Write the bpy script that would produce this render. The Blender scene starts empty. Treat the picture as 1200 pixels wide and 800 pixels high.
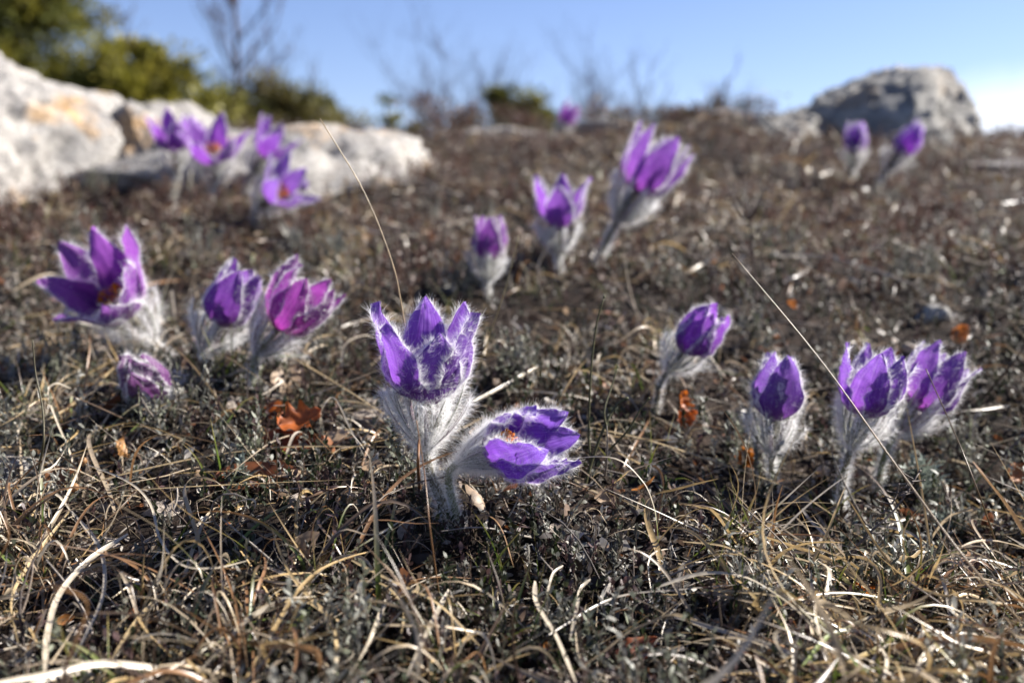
import bpy, math, random
import numpy as np
rng = np.random.default_rng(7)
R = math.radians
scene = bpy.context.scene
col = scene.collection

# ------------------------------------------------------------------ camera
FPX = 1200 * 35 / 36.0
PITCH = R(-7)
CAM = np.array([0, 0, 0.238])
FW = np.array([0, math.cos(PITCH), math.sin(PITCH)])
UP = np.array([0, -math.sin(PITCH), math.cos(PITCH)])
RT = np.array([1.0, 0, 0])

def ray(px, py):
    return FW + RT * (px - 600) / FPX + UP * (400 - py) / FPX
def at(px, py, d):
    return CAM + ray(px, py) * d

# ------------------------------------------------------------------ noise
def vnoise(p, seed=0):
    p = np.asarray(p, float); i = np.floor(p).astype(np.int64); f = p - i
    f = f * f * (3 - 2 * f)
    def h(a, b, c):
        n = (a * 73856093) ^ (b * 19349663) ^ (c * 83492791) ^ (seed * 2654435)
        n = (n ^ (n >> 13)) * 1274126177 & 0x7fffffff
        n = (n ^ (n >> 15)) * 668265263 & 0x7fffffff
        return (n & 0xffff) / 32767.5 - 1
    x, y, z = i[..., 0], i[..., 1], i[..., 2]; fx, fy, fz = f[..., 0], f[..., 1], f[..., 2]
    r = 0
    for a in (0, 1):
        for b in (0, 1):
            for c in (0, 1):
                r = r + h(x + a, y + b, z + c) * (fx if a else 1 - fx) * (fy if b else 1 - fy) * (fz if c else 1 - fz)
    return r
def fbm(p, o=4, seed=0):
    p = np.asarray(p, float); r = 0; a = 1; s = 0
    for k in range(o):
        r = r + a * vnoise(p * 2.03 ** k + k * 7.3, seed + k); s += a; a *= .5
    return r / s
def n2(x, y, sc, seed=0, o=3):
    x = np.asarray(x, float); y = np.asarray(y, float)
    return fbm(np.stack([x * sc, y * sc, np.zeros_like(x) + seed * 3.7], -1), o, seed)

def sstep(a, b, x):
    t = np.clip((x - a) / (b - a), 0, 1); return t * t * (3 - 2 * t)
def gauss(x, y, cx, cy, sx, sy):
    return np.exp(-((x - cx) / sx) ** 2 - ((y - cy) / sy) ** 2)

# ------------------------------------------------------------------ terrain
def Z(x, y):
    x = np.asarray(x, float); y = np.asarray(y, float)
    yc = np.clip(y, -12, 2.6)
    z = .209 * yc - .28 * np.maximum(0, yc - 1.75) ** 2
    z = z - .267 * np.clip(y - 2.6, 0, 9)
    near = gauss(x, y, 0, .9, 3.2, 2.6)
    z = z + near * (.016 * n2(x, y, 6, 1) + .011 * n2(x, y, 20, 2) + .003 * n2(x, y, 70, 3, 2))
    z = z + (1 - near) * .25 * n2(x, y, .5, 5)
    z = z - .036 * gauss(x, y, .24, .55, .14, .2)
    z = z + .03 * gauss(x, y, .36, 1.85, .13, .3)
    z = z - .05 * sstep(.75, 1.1, x) * sstep(1.2, 1.8, y)
    return z

_dd = np.concatenate([np.arange(.12, 1, .001), np.arange(1, 8, .004)])
def hit(px, py, h=0.0):
    p = CAM + ray(px, py) * _dd[:, None]
    k = int(np.argmax(p[:, 2] <= Z(p[:, 0], p[:, 1]) + h))
    return p[k].copy(), float(_dd[k])

# ------------------------------------------------------------------ mesh builder
def nrm(v):
    return v / np.maximum(np.linalg.norm(v, axis=-1, keepdims=True), 1e-12)
class MB:
    def __init__(s): s.V = []; s.C = []; s.A = []; s.F = []; s.n = 0
    def add(s, v, f, c=(1, 1, 1), mat=0, a=None):
        v = np.asarray(v, float).reshape(-1, 3); f = np.asarray(f, np.int64)
        c = np.broadcast_to(np.asarray(c, float), (len(v), 3))
        a = np.zeros((len(v), 3)) if a is None else np.asarray(a, float).reshape(-1, 3)
        s.V.append(v); s.C.append(c); s.A.append(a); s.F.append((f + s.n, mat)); s.n += len(v)
    def merge(s, o, mat=None):
        for (f, m) in o.F: s.F.append((f + s.n, m if mat is None else mat))
        s.V += o.V; s.C += o.C; s.A += o.A; s.n += o.n
    def build(s, name, mats, parent=None, origin=(0, 0, 0), smooth=True):
        me = bpy.data.meshes.new(name)
        V = np.concatenate(s.V) - np.asarray(origin, float)
        lv = []; ls = []; mi = []; st = 0
        for f, m in s.F:
            n, k = f.shape
            lv.append(f.reshape(-1)); ls.append(st + np.arange(n) * k); st += n * k
            mi.append(np.full(n, m))
        lv = np.concatenate(lv); ls = np.concatenate(ls); mi = np.concatenate(mi)
        me.vertices.add(len(V)); me.vertices.foreach_set('co', V.astype(np.float32).reshape(-1))
        me.loops.add(len(lv)); me.loops.foreach_set('vertex_index', lv.astype(np.int32))
        me.polygons.add(len(ls)); me.polygons.foreach_set('loop_start', ls.astype(np.int32))
        me.update(calc_edges=True)
        me.polygons.foreach_set('material_index', mi.astype(np.int32))
        me.polygons.foreach_set('use_smooth', np.full(len(ls), smooth))
        ca = me.attributes.new('tint', 'FLOAT_COLOR', 'POINT')
        C = np.concatenate(s.C); C = np.concatenate([C, np.ones((len(C), 1))], 1)
        ca.data.foreach_set('color', C.astype(np.float32).reshape(-1))
        aa = me.attributes.new('pst', 'FLOAT_VECTOR', 'POINT')
        aa.data.foreach_set('vector', np.concatenate(s.A).astype(np.float32).reshape(-1))
        for m in (mats if isinstance(mats, (list, tuple)) else [mats]): me.materials.append(m)
        o = bpy.data.objects.new(name, me); col.objects.link(o)
        if parent is not None: o.parent = parent
        else: o.location = origin
        return o
def tag(o, label=None, cat=None, group=None, kind=None):
    if label: o['label'] = label
    if cat: o['category'] = cat
    if group: o['group'] = group
    if kind: o['kind'] = kind
    return o
def thing(name, loc, label, cat, group=None):
    o = bpy.data.objects.new(name, None); col.objects.link(o); o.location = loc
    o.empty_display_size = .02
    return tag(o, label, cat, group)

def rot(v, ax, an):
    an = an[..., None] if np.ndim(an) else an
    return v * np.cos(an) + np.cross(ax, v) * np.sin(an) + ax * (np.sum(ax * v, -1, keepdims=True)) * (1 - np.cos(an))
def rdir(n):
    return nrm(rng.normal(size=(n, 3)))
def grow(root, d0, L, K, ax, ang, ax2=None, ang2=None):
    """curves by turning: (N,K,3)"""
    N = len(root); P = [root]; D = [d0]; p = root; d = d0
    for k in range(1, K):
        d = rot(d, ax, ang / (K - 1))
        if ax2 is not None: d = rot(d, ax2, ang2 * math.cos(5.0 * k / K) * 2 / (K - 1))
        p = p + d * (L / (K - 1))[:, None]; P.append(p); D.append(d)
    return np.stack(P, 1)
def tang(P):
    D = np.empty_like(P); D[:, 1:-1] = P[:, 2:] - P[:, :-2]; D[:, 0] = P[:, 1] - P[:, 0]; D[:, -1] = P[:, -1] - P[:, -2]
    return nrm(D)
def ribbons(mb, P, W, C, up=None, fold=0.0, mat=0, twist=None):
    """P (N,K,3), W (N,K) half widths, C (N,K,3)"""
    N, K, _ = P.shape; D = tang(P)
    if up is None: up = np.broadcast_to(rdir(N)[:, None], P.shape)
    S = nrm(np.cross(D, up))
    if twist is not None: S = rot(S, D, twist[:, None] * np.linspace(0, 1, K)[None])
    Nn = np.cross(S, D)
    C = np.broadcast_to(C, P.shape)
    if fold:
        v = np.stack([P - S * W[..., None], P + Nn * (-fold * W)[..., None], P + S * W[..., None]], 2); m = 3
    else:
        v = np.stack([P - S * W[..., None], P + S * W[..., None]], 2); m = 2
    c = np.repeat(C[:, :, None], m, 2)
    b = (np.arange(N) * K * m)[:, None, None] + (np.arange(K - 1) * m)[None, :, None] + np.arange(m - 1)[None, None]
    f = np.stack([b, b + 1, b + 1 + m, b + m], -1).reshape(-1, 4)
    mb.add(v, f, c.reshape(-1, 3), mat)
def tubes(mb, P, W, C, m=5, mat=0):
    P = np.asarray(P, float)
    if P.ndim == 2: P = P[None]
    N, K, _ = P.shape; D = tang(P)
    W = np.broadcast_to(W, (N, K))
    ref = np.array([.31, .17, .93]); ref2 = np.array([.93, .3, .1])
    mean = nrm(P[:, -1] - P[:, 0])
    rr = np.where((np.abs(mean @ nrm(ref)) > .8)[:, None], ref2, ref)
    A = nrm(np.cross(D, rr[:, None])); B = np.cross(D, A)
    th = np.arange(m) * 2 * math.pi / m
    v = P[:, :, None] + W[..., None, None] * (A[:, :, None] * np.cos(th)[None, None, :, None] + B[:, :, None] * np.sin(th)[None, None, :, None])
    C = np.broadcast_to(np.asarray(C, float), P.shape)
    c = np.repeat(C[:, :, None], m, 2)
    j = np.arange(m); j2 = (j + 1) % m
    b = (np.arange(N) * K * m)[:, None, None] + (np.arange(K - 1) * m)[None, :, None]
    f = np.stack([b + j, b + j2, b + j2 + m, b + j + m], -1).reshape(-1, 4)
    mb.add(v, f, c.reshape(-1, 3), mat)
    e = (np.arange(N) * K * m)[:, None]
    if m > 3:
        cap = np.concatenate([e + (K - 1) * m + j[None], (e + j[None])[:, ::-1]])
        mb.F.append((cap + mb.n - N * K * m, mat))
def catmull(pts, n=24):
    p = np.asarray(pts, float); p = np.concatenate([[2 * p[0] - p[1]], p, [2 * p[-1] - p[-2]]])
    s = len(p) - 3; out = []
    for u in np.linspace(0, s, n):
        i = min(int(u), s - 1); t = u - i; a, b, c, d = p[i:i + 4]
        out.append(.5 * (2 * b + (c - a) * t + (2 * a - 5 * b + 4 * c - d) * t * t + (3 * b - a - 3 * c + d) * t ** 3))
    return np.array(out)
def ellipsoids(mb, cen, axis, la, lb, C, mat=0, m=6, k=5):
    """small ellipsoids; cen (N,3) axis (N,3)"""
    t = np.linspace(-1, 1, k); t = np.sin(t * math.pi / 2)
    P = cen[:, None] + axis[:, None] * (t[None, :, None] * np.reshape(la, (-1, 1, 1)))
    W = np.sqrt(np.maximum(1 - t ** 2, .004))[None] * np.reshape(lb, (-1, 1))
    tubes(mb, P, np.broadcast_to(W, P.shape[:2]), np.broadcast_to(C, P.shape), m, mat)

# ------------------------------------------------------------------ materials
def newmat(name):
    m = bpy.data.materials.new(name); m.use_nodes = True
    nt = m.node_tree; nt.nodes.clear()
    return m, nt, nt.nodes.new('ShaderNodeOutputMaterial')
def N(nt, t, **kw):
    n = nt.nodes.new(t)
    for k, v in kw.items():
        if k in n.inputs.keys(): n.inputs[k].default_value = v
        else: setattr(n, k, v)
    return n
def ramp(nt, fac, stops):
    r = nt.nodes.new('ShaderNodeValToRGB'); e = r.color_ramp.elements
    while len(e) < len(stops): e.new(.5)
    for k, (p, c) in enumerate(stops): e[k].position = p; e[k].color = (*c, 1) if len(c) == 3 else c
    nt.links.new(fac, r.inputs['Fac']); return r.outputs['Color']
def mul(nt, a, b, f=1.0, mode='MULTIPLY'):
    m = nt.nodes.new('ShaderNodeMix'); m.data_type = 'RGBA'; m.blend_type = mode
    if hasattr(f, 'is_linked') or not isinstance(f, (int, float)): nt.links.new(f, m.inputs[0])
    else: m.inputs[0].default_value = f
    for i, x in ((6, a), (7, b)):
        if isinstance(x, tuple): m.inputs[i].default_value = (*x, 1)
        else: nt.links.new(x, m.inputs[i])
    return m.outputs[2]
def leafmat(name, trans=.35, rough=.5, spec=.4, scale=900, var=.5, dark=1):
    m, nt, out = newmat(name)
    a = N(nt, 'ShaderNodeAttribute', attribute_name='tint')
    tc = N(nt, 'ShaderNodeTexCoord')
    no = N(nt, 'ShaderNodeTexNoise', Scale=scale, Detail=2.0)
    nt.links.new(tc.outputs['Object'], no.inputs['Vector'])
    c = ramp(nt, no.outputs['Fac'], [(.3, (1 - var,) * 3), (.7, (1.0, 1.0, 1.0))])
    c = mul(nt, a.outputs['Color'], c)
    if dark != 1: c = mul(nt, c, (dark, dark * .96, dark * .92))
    p = N(nt, 'ShaderNodeBsdfPrincipled', Roughness=rough)
    p.inputs['Specular IOR Level'].default_value = spec
    nt.links.new(c, p.inputs['Base Color'])
    t = N(nt, 'ShaderNodeBsdfTranslucent'); nt.links.new(c, t.inputs['Color'])
    mx = N(nt, 'ShaderNodeMixShader'); mx.inputs[0].default_value = trans
    nt.links.new(p.outputs[0], mx.inputs[1]); nt.links.new(t.outputs[0], mx.inputs[2])
    nt.links.new(mx.outputs[0], out.inputs['Surface'])
    return m
M_straw = leafmat('dry_straw', .3, .36, .6, 300, .4, .92)
M_leaf = leafmat('small_leaf', .25, .52, .35, 500, .45, .78)
M_twig = leafmat('twig_bark', .0, .6, .3, 700, .5, .8)
M_dead = leafmat('dead_leaf', .35, .5, .4, 160, .45)
M_hair = leafmat('silky_hair', .5, .35, .5, 100, .0)
M_stem = leafmat('soft_stem', .2, .6, .3, 400, .3)
M_orange = leafmat('stamen_orange', .25, .6, .3, 900, .3)
M_ever = leafmat('evergreen_leaf', .3, .5, .3, 12, .4)
M_bark = leafmat('grey_bark', .0, .85, .15, 40, .4)

def petalmat():
    m, nt, out = newmat('violet_petal')
    a = N(nt, 'ShaderNodeAttribute', attribute_name='pst')
    ti = N(nt, 'ShaderNodeAttribute', attribute_name='tint')
    mp = N(nt, 'ShaderNodeMapping'); mp.inputs['Scale'].default_value = (8, 1.3, 5)
    nt.links.new(a.outputs['Vector'], mp.inputs['Vector'])
    no = N(nt, 'ShaderNodeTexNoise', Scale=1.0, Detail=6.0, Roughness=.68, Distortion=.7); nt.links.new(mp.outputs[0], no.inputs['Vector'])
    v = ramp(nt, no.outputs['Fac'], [(.3, (.6, .5, .62)), (.5, (.95, .9, .92)), (.7, (1.45, 1.9, 1.15))])
    c = mul(nt, ti.outputs['Color'], v)
    sp = N(nt, 'ShaderNodeSeparateXYZ'); nt.links.new(a.outputs['Vector'], sp.inputs[0])
    bs = ramp(nt, sp.outputs['Y'], [(.0, (1.0, .45, .6)), (.35, (.95, .8, .9)), (.9, (1.1, 1.3, 1.05))])
    c = mul(nt, c, bs)
    bp = N(nt, 'ShaderNodeBump', Strength=.5, Distance=.0006); nt.links.new(no.outputs['Fac'], bp.inputs['Height'])
    p = N(nt, 'ShaderNodeBsdfPrincipled', Roughness=.48)
    p.inputs['Specular IOR Level'].default_value = .3
    p.inputs['Sheen Weight'].default_value = .25; p.inputs['Sheen Roughness'].default_value = .4
    nt.links.new(c, p.inputs['Base Color']); nt.links.new(bp.outputs[0], p.inputs['Normal'])
    t = N(nt, 'ShaderNodeBsdfTranslucent'); nt.links.new(c, t.inputs['Color']); nt.links.new(bp.outputs[0], t.inputs['Normal'])
    mx = N(nt, 'ShaderNodeMixShader'); mx.inputs[0].default_value = .5
    nt.links.new(p.outputs[0], mx.inputs[1]); nt.links.new(t.outputs[0], mx.inputs[2])
    nt.links.new(mx.outputs[0], out.inputs['Surface'])
    return m
M_petal = petalmat()

def rockmat(name, stops, lichen=.5, scale=9):
    m, nt, out = newmat(name)
    tc = N(nt, 'ShaderNodeTexCoord')
    n1 = N(nt, 'ShaderNodeTexNoise', Scale=float(scale), Detail=8.0, Roughness=.65); nt.links.new(tc.outputs['Object'], n1.inputs['Vector'])
    c = ramp(nt, n1.outputs['Fac'], stops)
    n2_ = N(nt, 'ShaderNodeTexNoise', Scale=scale * 1.1, Detail=5.0, Roughness=.6)
    mp = N(nt, 'ShaderNodeMapping'); mp.inputs['Location'].default_value = (3.1, 1.7, 5.5)
    nt.links.new(tc.outputs['Object'], mp.inputs['Vector']); nt.links.new(mp.outputs[0], n2_.inputs['Vector'])
    lf = ramp(nt, n2_.outputs['Fac'], [(.58, (0, 0, 0)), (.70, (lichen,) * 3)])
    c = mul(nt, c, (.62, .36, .13), lf, 'MIX')
    n3 = N(nt, 'ShaderNodeTexNoise', Scale=scale * 5.0, Detail=6.0, Roughness=.7); nt.links.new(tc.outputs['Object'], n3.inputs['Vector'])
    df = ramp(nt, n3.outputs['Fac'], [(.36, (.35, .35, .36)), (.5, (1, 1, 1))])
    c = mul(nt, c, df, .8)
    vo = N(nt, 'ShaderNodeTexVoronoi', feature='DISTANCE_TO_EDGE', Scale=scale * 1.1); wp = nt.nodes.new('ShaderNodeMix'); wp.data_type = 'RGBA'; wp.blend_type = 'LINEAR_LIGHT'; wp.inputs[0].default_value = .12
    nt.links.new(tc.outputs['Object'], wp.inputs[6]); nt.links.new(n3.outputs['Color'], wp.inputs[7]); nt.links.new(wp.outputs[2], vo.inputs['Vector'])
    ck = ramp(nt, vo.outputs['Distance'], [(.0, (.3, .28, .27)), (.05, (1, 1, 1))])
    c = mul(nt, c, ck, .8)
    bp = N(nt, 'ShaderNodeBump', Strength=1.0, Distance=.014); nt.links.new(n3.outputs['Fac'], bp.inputs['Height'])
    p = N(nt, 'ShaderNodeBsdfPrincipled', Roughness=.85); p.inputs['Specular IOR Level'].default_value = .2
    nt.links.new(c, p.inputs['Base Color']); nt.links.new(bp.outputs[0], p.inputs['Normal'])
    nt.links.new(p.outputs[0], out.inputs['Surface'])
    return m
M_lime = rockmat('pale_limestone', [(.3, (.14, .14, .145)), (.43, (.32, .3, .28)), (.62, (.44, .415, .38))], .75)
M_grey = rockmat('grey_limestone', [(.32, (.15, .15, .15)), (.48, (.29, .28, .26)), (.66, (.42, .4, .36))], .25)
M_peb = rockmat('pebble_stone', [(.3, (.4, .33, .28)), (.5, (.55, .47, .4)), (.66, (.65, .58, .5))], .1, 40)

def soilmat():
    m, nt, out = newmat('dark_soil')
    tc = N(nt, 'ShaderNodeTexCoord')
    n1 = N(nt, 'ShaderNodeTexNoise', Scale=60.0, Detail=8.0, Roughness=.7); nt.links.new(tc.outputs['Object'], n1.inputs['Vector'])
    c = ramp(nt, n1.outputs['Fac'], [(.3, (.006, .005, .004)), (.5, (.018, .012, .009)), (.66, (.045, .03, .022)), (.78, (.1, .07, .05))])
    bp = N(nt, 'ShaderNodeBump', Strength=1.0, Distance=.006); nt.links.new(n1.outputs['Fac'], bp.inputs['Height'])
    p = N(nt, 'ShaderNodeBsdfPrincipled', Roughness=.9); p.inputs['Specular IOR Level'].default_value = .15
    nt.links.new(c, p.inputs['Base Color']); nt.links.new(bp.outputs[0], p.inputs['Normal'])
    nt.links.new(p.outputs[0], out.inputs['Surface'])
    return m
M_soil = soilmat()

# ------------------------------------------------------------------ ground sheet
def axis_coords(a, b, step, lo, hi):
    m = np.arange(a, b + step / 2, step); up = []; s = step; v = m[-1]
    while v < hi: s *= 1.28; v += s; up.append(v)
    dn = []; s = step; v = m[0]
    while v > lo: s *= 1.28; v -= s; dn.append(v)
    return np.array(dn[::-1] + list(m) + up)
gx = axis_coords(-1.5, 1.5, .009, -900, 900); gy = axis_coords(.05, 2.7, .009, -900, 1200)
X, Y = np.meshgrid(gx, gy)
g = MB(); nx = len(gx); ny = len(gy)
b = (np.arange(ny - 1) * nx)[:, None] + np.arange(nx - 1)[None]
g.add(np.stack([X, Y, Z(X, Y)], -1), np.stack([b, b + 1, b + 1 + nx, b + nx], -1).reshape(-1, 4))
tag(g.build('ground', M_soil), kind='structure')

# ------------------------------------------------------------------ scattering
def scatter(n, d0=.2, d1=2.5, side=.62, pw=0.0, mask=None):
    """points over the slope; area density falls off as 1/d^2"""
    xs = []; tot = 0
    while tot < n:
        u = rng.random(n); y = d0 * (d1 / d0) ** u
        x = (rng.random(n) * 2 - 1) * (side * y + .1)
        k = np.ones(n, bool) if mask is None else rng.random(n) < mask(x, y)
        xs.append(np.stack([x[k], y[k]], 1)); tot += k.sum()
    p = np.concatenate(xs)[:n]
    return p[:, 0], p[:, 1]
def gp(x, y, h=0.0): return np.stack([x, y, Z(x, y) + h], -1)
def pick(cols, n, jit=.15, p=None):
    c = np.array(cols)[rng.choice(len(cols), n, p=p)]
    return c * (1 + jit * rng.normal(size=(n, 1))).clip(.5, 1.6)
def horiz(n, elev):
    a = rng.random(n) * 2 * math.pi
    return np.stack([np.cos(a) * np.cos(elev), np.sin(a) * np.cos(elev), np.sin(elev)], -1), a
def clampz(P, h):
    P[..., 2] = np.maximum(P[..., 2], Z(P[..., 0], P[..., 1]) + h); return P

FLAT = [(-.04, .42)]
def sprigs(mb, n, hgt, nl, ll, lw, stemc, leafc, mask=None, d0=.2, d1=2.5, K=3, lean=.5, lp=None, droop=.6):
    x, y = scatter(n, d0, d1, mask=mask)
    root = gp(x, y, -.001); el = R(90) - np.abs(rng.normal(0, lean, n)).clip(0, 1.4)
    d, a = horiz(n, el); H = hgt * (.45 + rng.random(n) * .9)
    ax = np.stack([-np.sin(a), np.cos(a), 0 * a], -1)
    P = grow(root, d, H, 4, ax, -rng.random(n) * .9 + .1)
    W = np.broadcast_to(np.array([1, .9, .75, .4]) * .00035, (n, 4))
    tubes(mb, P, W, pick([stemc], n, .2)[:, None], 3, 1)
    D = tang(P); nlv = np.arange(nl)
    t = .18 + .82 * (nlv / (nl - 1)); u = t * 3; i = np.minimum(u.astype(int), 2); fr = (u - i)
    base = P[:, i] * (1 - fr)[None, :, None] + P[:, np.minimum(i + 1, 3)] * fr[None, :, None]
    dd = D[:, i]
    ph = nlv[None] * 2.4 + rng.random((n, 1)) * 6 + rng.normal(0, .3, (n, nl))
    A = nrm(np.cross(dd, np.array([.3, .1, .95]))); B = np.cross(dd, A)
    rad = A * np.cos(ph)[..., None] + B * np.sin(ph)[..., None]
    op = (.9 - .55 * t)[None, :, None] * (1 + .3 * rng.normal(size=(n, nl, 1)))
    dirv = nrm(rad * op + dd * .6 + rng.normal(0, .12, (n, nl, 3)))
    L = ll * (.55 + .8 * rng.random((n, nl))) * (1.05 - .35 * t)[None]
    m = n * nl
    base = base.reshape(-1, 3); dirv = dirv.reshape(-1, 3); L = L.reshape(-1); radf = rad.reshape(-1, 3)
    axl = nrm(np.cross(radf, dirv) + 1e-6)
    LP = grow(base, dirv, L, K, axl, rng.normal(0, droop, m))
    shp = np.array([.35, 1, .12]) if K == 3 else np.array([.35, .95, .8, .1])
    Wl = shp[None] * (lw * (.6 + .7 * rng.random(m)))[:, None]
    cc = np.repeat(pick(leafc, n, .15, lp)[:, None], nl, 1).reshape(-1, 3) * (1 + .25 * rng.normal(size=(m, 1))).clip(.4, 1.8)
    ribbons(mb, LP, Wl, cc[:, None], up=np.repeat((dd.reshape(-1, 3) + rng.normal(0, .3, (m, 3)))[:, None], K, 1), mat=0)

# mask fields
def bare(x, y): return sstep(-.32, .12, n2(x, y, 7.5, 60))
def far_m(x, y): return sstep(.75, 1.15, y + .1 * n2(x, y, 4, 40))
def grey_m(x, y): return bare(x, y) * np.clip(.5 + 2.2 * n2(x, y, 9, 41), .03, 1) * (1 - .6 * far_m(x, y))
def green_m(x, y): return np.clip(.35 + 2.0 * n2(x, y, 11, 42), .04, 1) * (1 - .65 * far_m(x, y))

# thyme-like dark sprigs
m = MB()
sprigs(m, 5200, .017, 13, .0048, .0009, (.07, .045, .035),
       [(.05, .06, .03), (.075, .065, .045), (.1, .06, .06), (.035, .05, .02), (.13, .13, .1)], mask=green_m, K=4)
tag(m.build('creeping_thyme', [M_leaf, M_twig]), 'low dark green and brown leafy ground cover between the flowers', 'ground cover', kind='stuff')
# silver grey sprigs
m = MB()
sprigs(m, 4800, .012, 12, .0052, .0008, (.2, .18, .15),
       [(.3, .3, .28), (.2, .21, .19), (.4, .39, .36), (.17, .14, .12)], mask=grey_m, K=4, lean=.8, droop=1.3)
tag(m.build('silvery_ground_leaves', [M_leaf, M_twig]), 'silvery grey curled little leaves carpeting the dark soil', 'ground cover', kind='stuff')
# reddish brown dwarf heath on the upper slope
m = MB()
sprigs(m, 10500, .023, 9, .0062, .0011, (.1, .06, .05),
       [(.14, .06, .042), (.19, .095, .07), (.08, .04, .032), (.24, .16, .12), (.13, .125, .04), (.36, .32, .28)],
       mask=lambda x, y: far_m(x, y) * np.clip(.75 + 1.2 * n2(x, y, 5, 43), .15, 1), d0=.7, d1=2.6, lean=.7,
       lp=[.3, .22, .2, .13, .07, .08])
tag(m.build('brown_heath', [M_leaf, M_twig]), 'reddish brown dwarf heath covering the upper slope', 'ground cover', kind='stuff')

# taller grey-green tufts standing out of the mat
def tufts(mb, nc, per, rad, hgt, ll, lw, leafc, d0, d1, mask=None):
    global scatter
    cx, cy = scatter(nc, d0, d1, mask=mask); old = scatter
    def sc(n, *a, **k):
        i = rng.integers(0, nc, n); return cx[i] + rng.normal(0, rad, n), cy[i] + rng.normal(0, rad, n)
    scatter = sc
    sprigs(mb, nc * per, hgt, 15, ll, lw, (.12, .1, .08), leafc, K=4, lean=.45, droop=.8)
    scatter = old
m = MB()
tufts(m, 70, 14, .009, .03, .0058, .0009, [(.3, .31, .27), (.2, .22, .16), (.38, .38, .34)], .27, 1.3)
tufts(m, 60, 12, .012, .034, .006, .0011, [(.14, .08, .06), (.2, .14, .11), (.09, .05, .045)], .8, 2.2)
tag(m.build('wiry_tufts', [M_leaf, M_twig]), 'wiry grey and brown tufts standing above the ground cover', 'ground cover', kind='stuff')
# loose litter: crumbs of dead leaves, bark and bleached bits
m = MB(); n = 60000
x, y = scatter(n, .2, 2.4, mask=lambda x, y: .3 + .7 * bare(x, y)); h = rng.random(n) ** 2 * .007
L = .0018 + rng.random(n) ** 3 * .011
d, a = horiz(n, rng.normal(0, .45, n))
P = grow(gp(x, y, h), d, L, 4, rdir(n), rng.normal(0, 1.6, n))
W = np.array([.5, 1, .9, .3])[None] * (L * (.06 + .22 * rng.random(n)))[:, None]
P = clampz(P, .0004)
ribbons(m, P, W, pick([(.4, .36, .32), (.16, .11, .08), (.06, .04, .03), (.25, .1, .04), (.6, .57, .53), (.025, .02, .017)], n, .2,
        [.14, .2, .28, .05, .13, .2])[:, None])
tag(m.build('plant_litter', M_leaf), 'crumbled dead leaves and bark bits littering the soil', 'litter', kind='stuff')

# dry grass
STRAW = [(.52, .43, .3), (.48, .35, .17), (.4, .33, .24), (.27, .15, .07), (.13, .09, .06), (.6, .54, .44)]
def grass(mb, n, l0, l1, w0, w1, mask=None, d0=.2, d1=2.4, elev=.35, curl=1.6, K=10, cols=STRAW, p=None, hmax=.016, green=.0, m3=0, up=1):
    x, y = scatter(n, d0, d1, mask=mask)
    L = l0 + rng.random(n) ** 1.6 * (l1 - l0)
    d, a = horiz(n, np.abs(rng.normal(0, elev, n)))
    ax = np.stack([-np.sin(a), np.cos(a), 0 * a], -1)
    P = grow(gp(x, y), d, L, K, ax, rng.random(n) * .9 * elev * 2.5, nrm(rdir(n) * .5 + np.array([0, 0, 1])), rng.normal(0, curl, n) * .6)
    hh = (rng.random(n) ** 1.3 * hmax)[:, None] * np.sin(np.linspace(.2, 2.9, K))[None] + .0008
    P = clampz(P, hh)
    # smooth
    for _ in range(2): P[:, 1:-1] = .5 * P[:, 1:-1] + .25 * (P[:, :-2] + P[:, 2:])
    w = (w0 + rng.random(n) ** 1.5 * (w1 - w0))
    t = np.linspace(0, 1, K)
    W = w[:, None] * (np.minimum(1, .7 + t * 2) * (1 - t ** 3) + .08)[None]
    C = pick(cols, n, .12, p)[:, None] * np.ones((n, K, 1))
    if green:
        gsel = rng.random(n) < green
        gc = np.array([.12, .17, .03]) * (1 + .2 * rng.normal(size=(n, 1, 1))); f = np.clip(1.6 - t * 2.6, 0, 1)[None, :, None] * gsel[:, None, None]
        C = C * (1 - f) + gc * f
    upv = np.stack([rng.normal(0, .5, n), rng.normal(0, .5, n), np.ones(n)], -1)[:, None]
    ribbons(mb, P, W, C, up=np.broadcast_to(upv, P.shape), fold=.35, twist=rng.normal(0, 1.2, n))
m = MB()
gm = lambda x, y: (.25 + .75 * bare(x, y)) * np.clip(.5 + 2.4 * n2(x, y, 6, 44), .06, 1) * (1 - .55 * far_m(x, y)) * (1 - .75 * gauss(x, y, .03, .4, .07, .05))
grass(m, 4200, .02, .085, .0003, .0008, gm, green=.12)
grass(m, 540, .05, .12, .0006, .0014, lambda x, y: gm(x, y) * (y < .46), d0=.26, d1=.48, elev=.5, curl=2.6, green=.14, hmax=.026, K=16, p=[.22, .28, .2, .14, .06, .1])
grass(m, 5200, .012, .05, .00012, .0003, None, elev=.6, curl=2.5, p=[.25, .15, .2, .15, .1, .15])
grass(m, 2300, .02, .08, .0005, .0016, lambda x, y: far_m(x, y), d0=.7, d1=2.4)
_sc = scatter
for (nc, d0_, d1_, per, l1_) in ((34, .24, .6, 34, .075), (46, .6, 1.6, 26, .06)):
    cx, cy = _sc(nc, d0_, d1_, mask=lambda x, y: 1 - gauss(x, y, .02, .42, .1, .06))
    def scatter(n, *a, **k):
        i = rng.integers(0, nc, n); return cx[i] + rng.normal(0, .006, n), cy[i] + rng.normal(0, .006, n)
    grass(m, nc * per, .025, l1_, .0003, .0008, elev=.85, curl=1.4, green=.15, hmax=.03, K=11)
scatter = _sc
tag(m.build('dry_grass', M_straw), 'tangled bleached dry grass lying over the slope', 'grass', kind='stuff')
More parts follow.
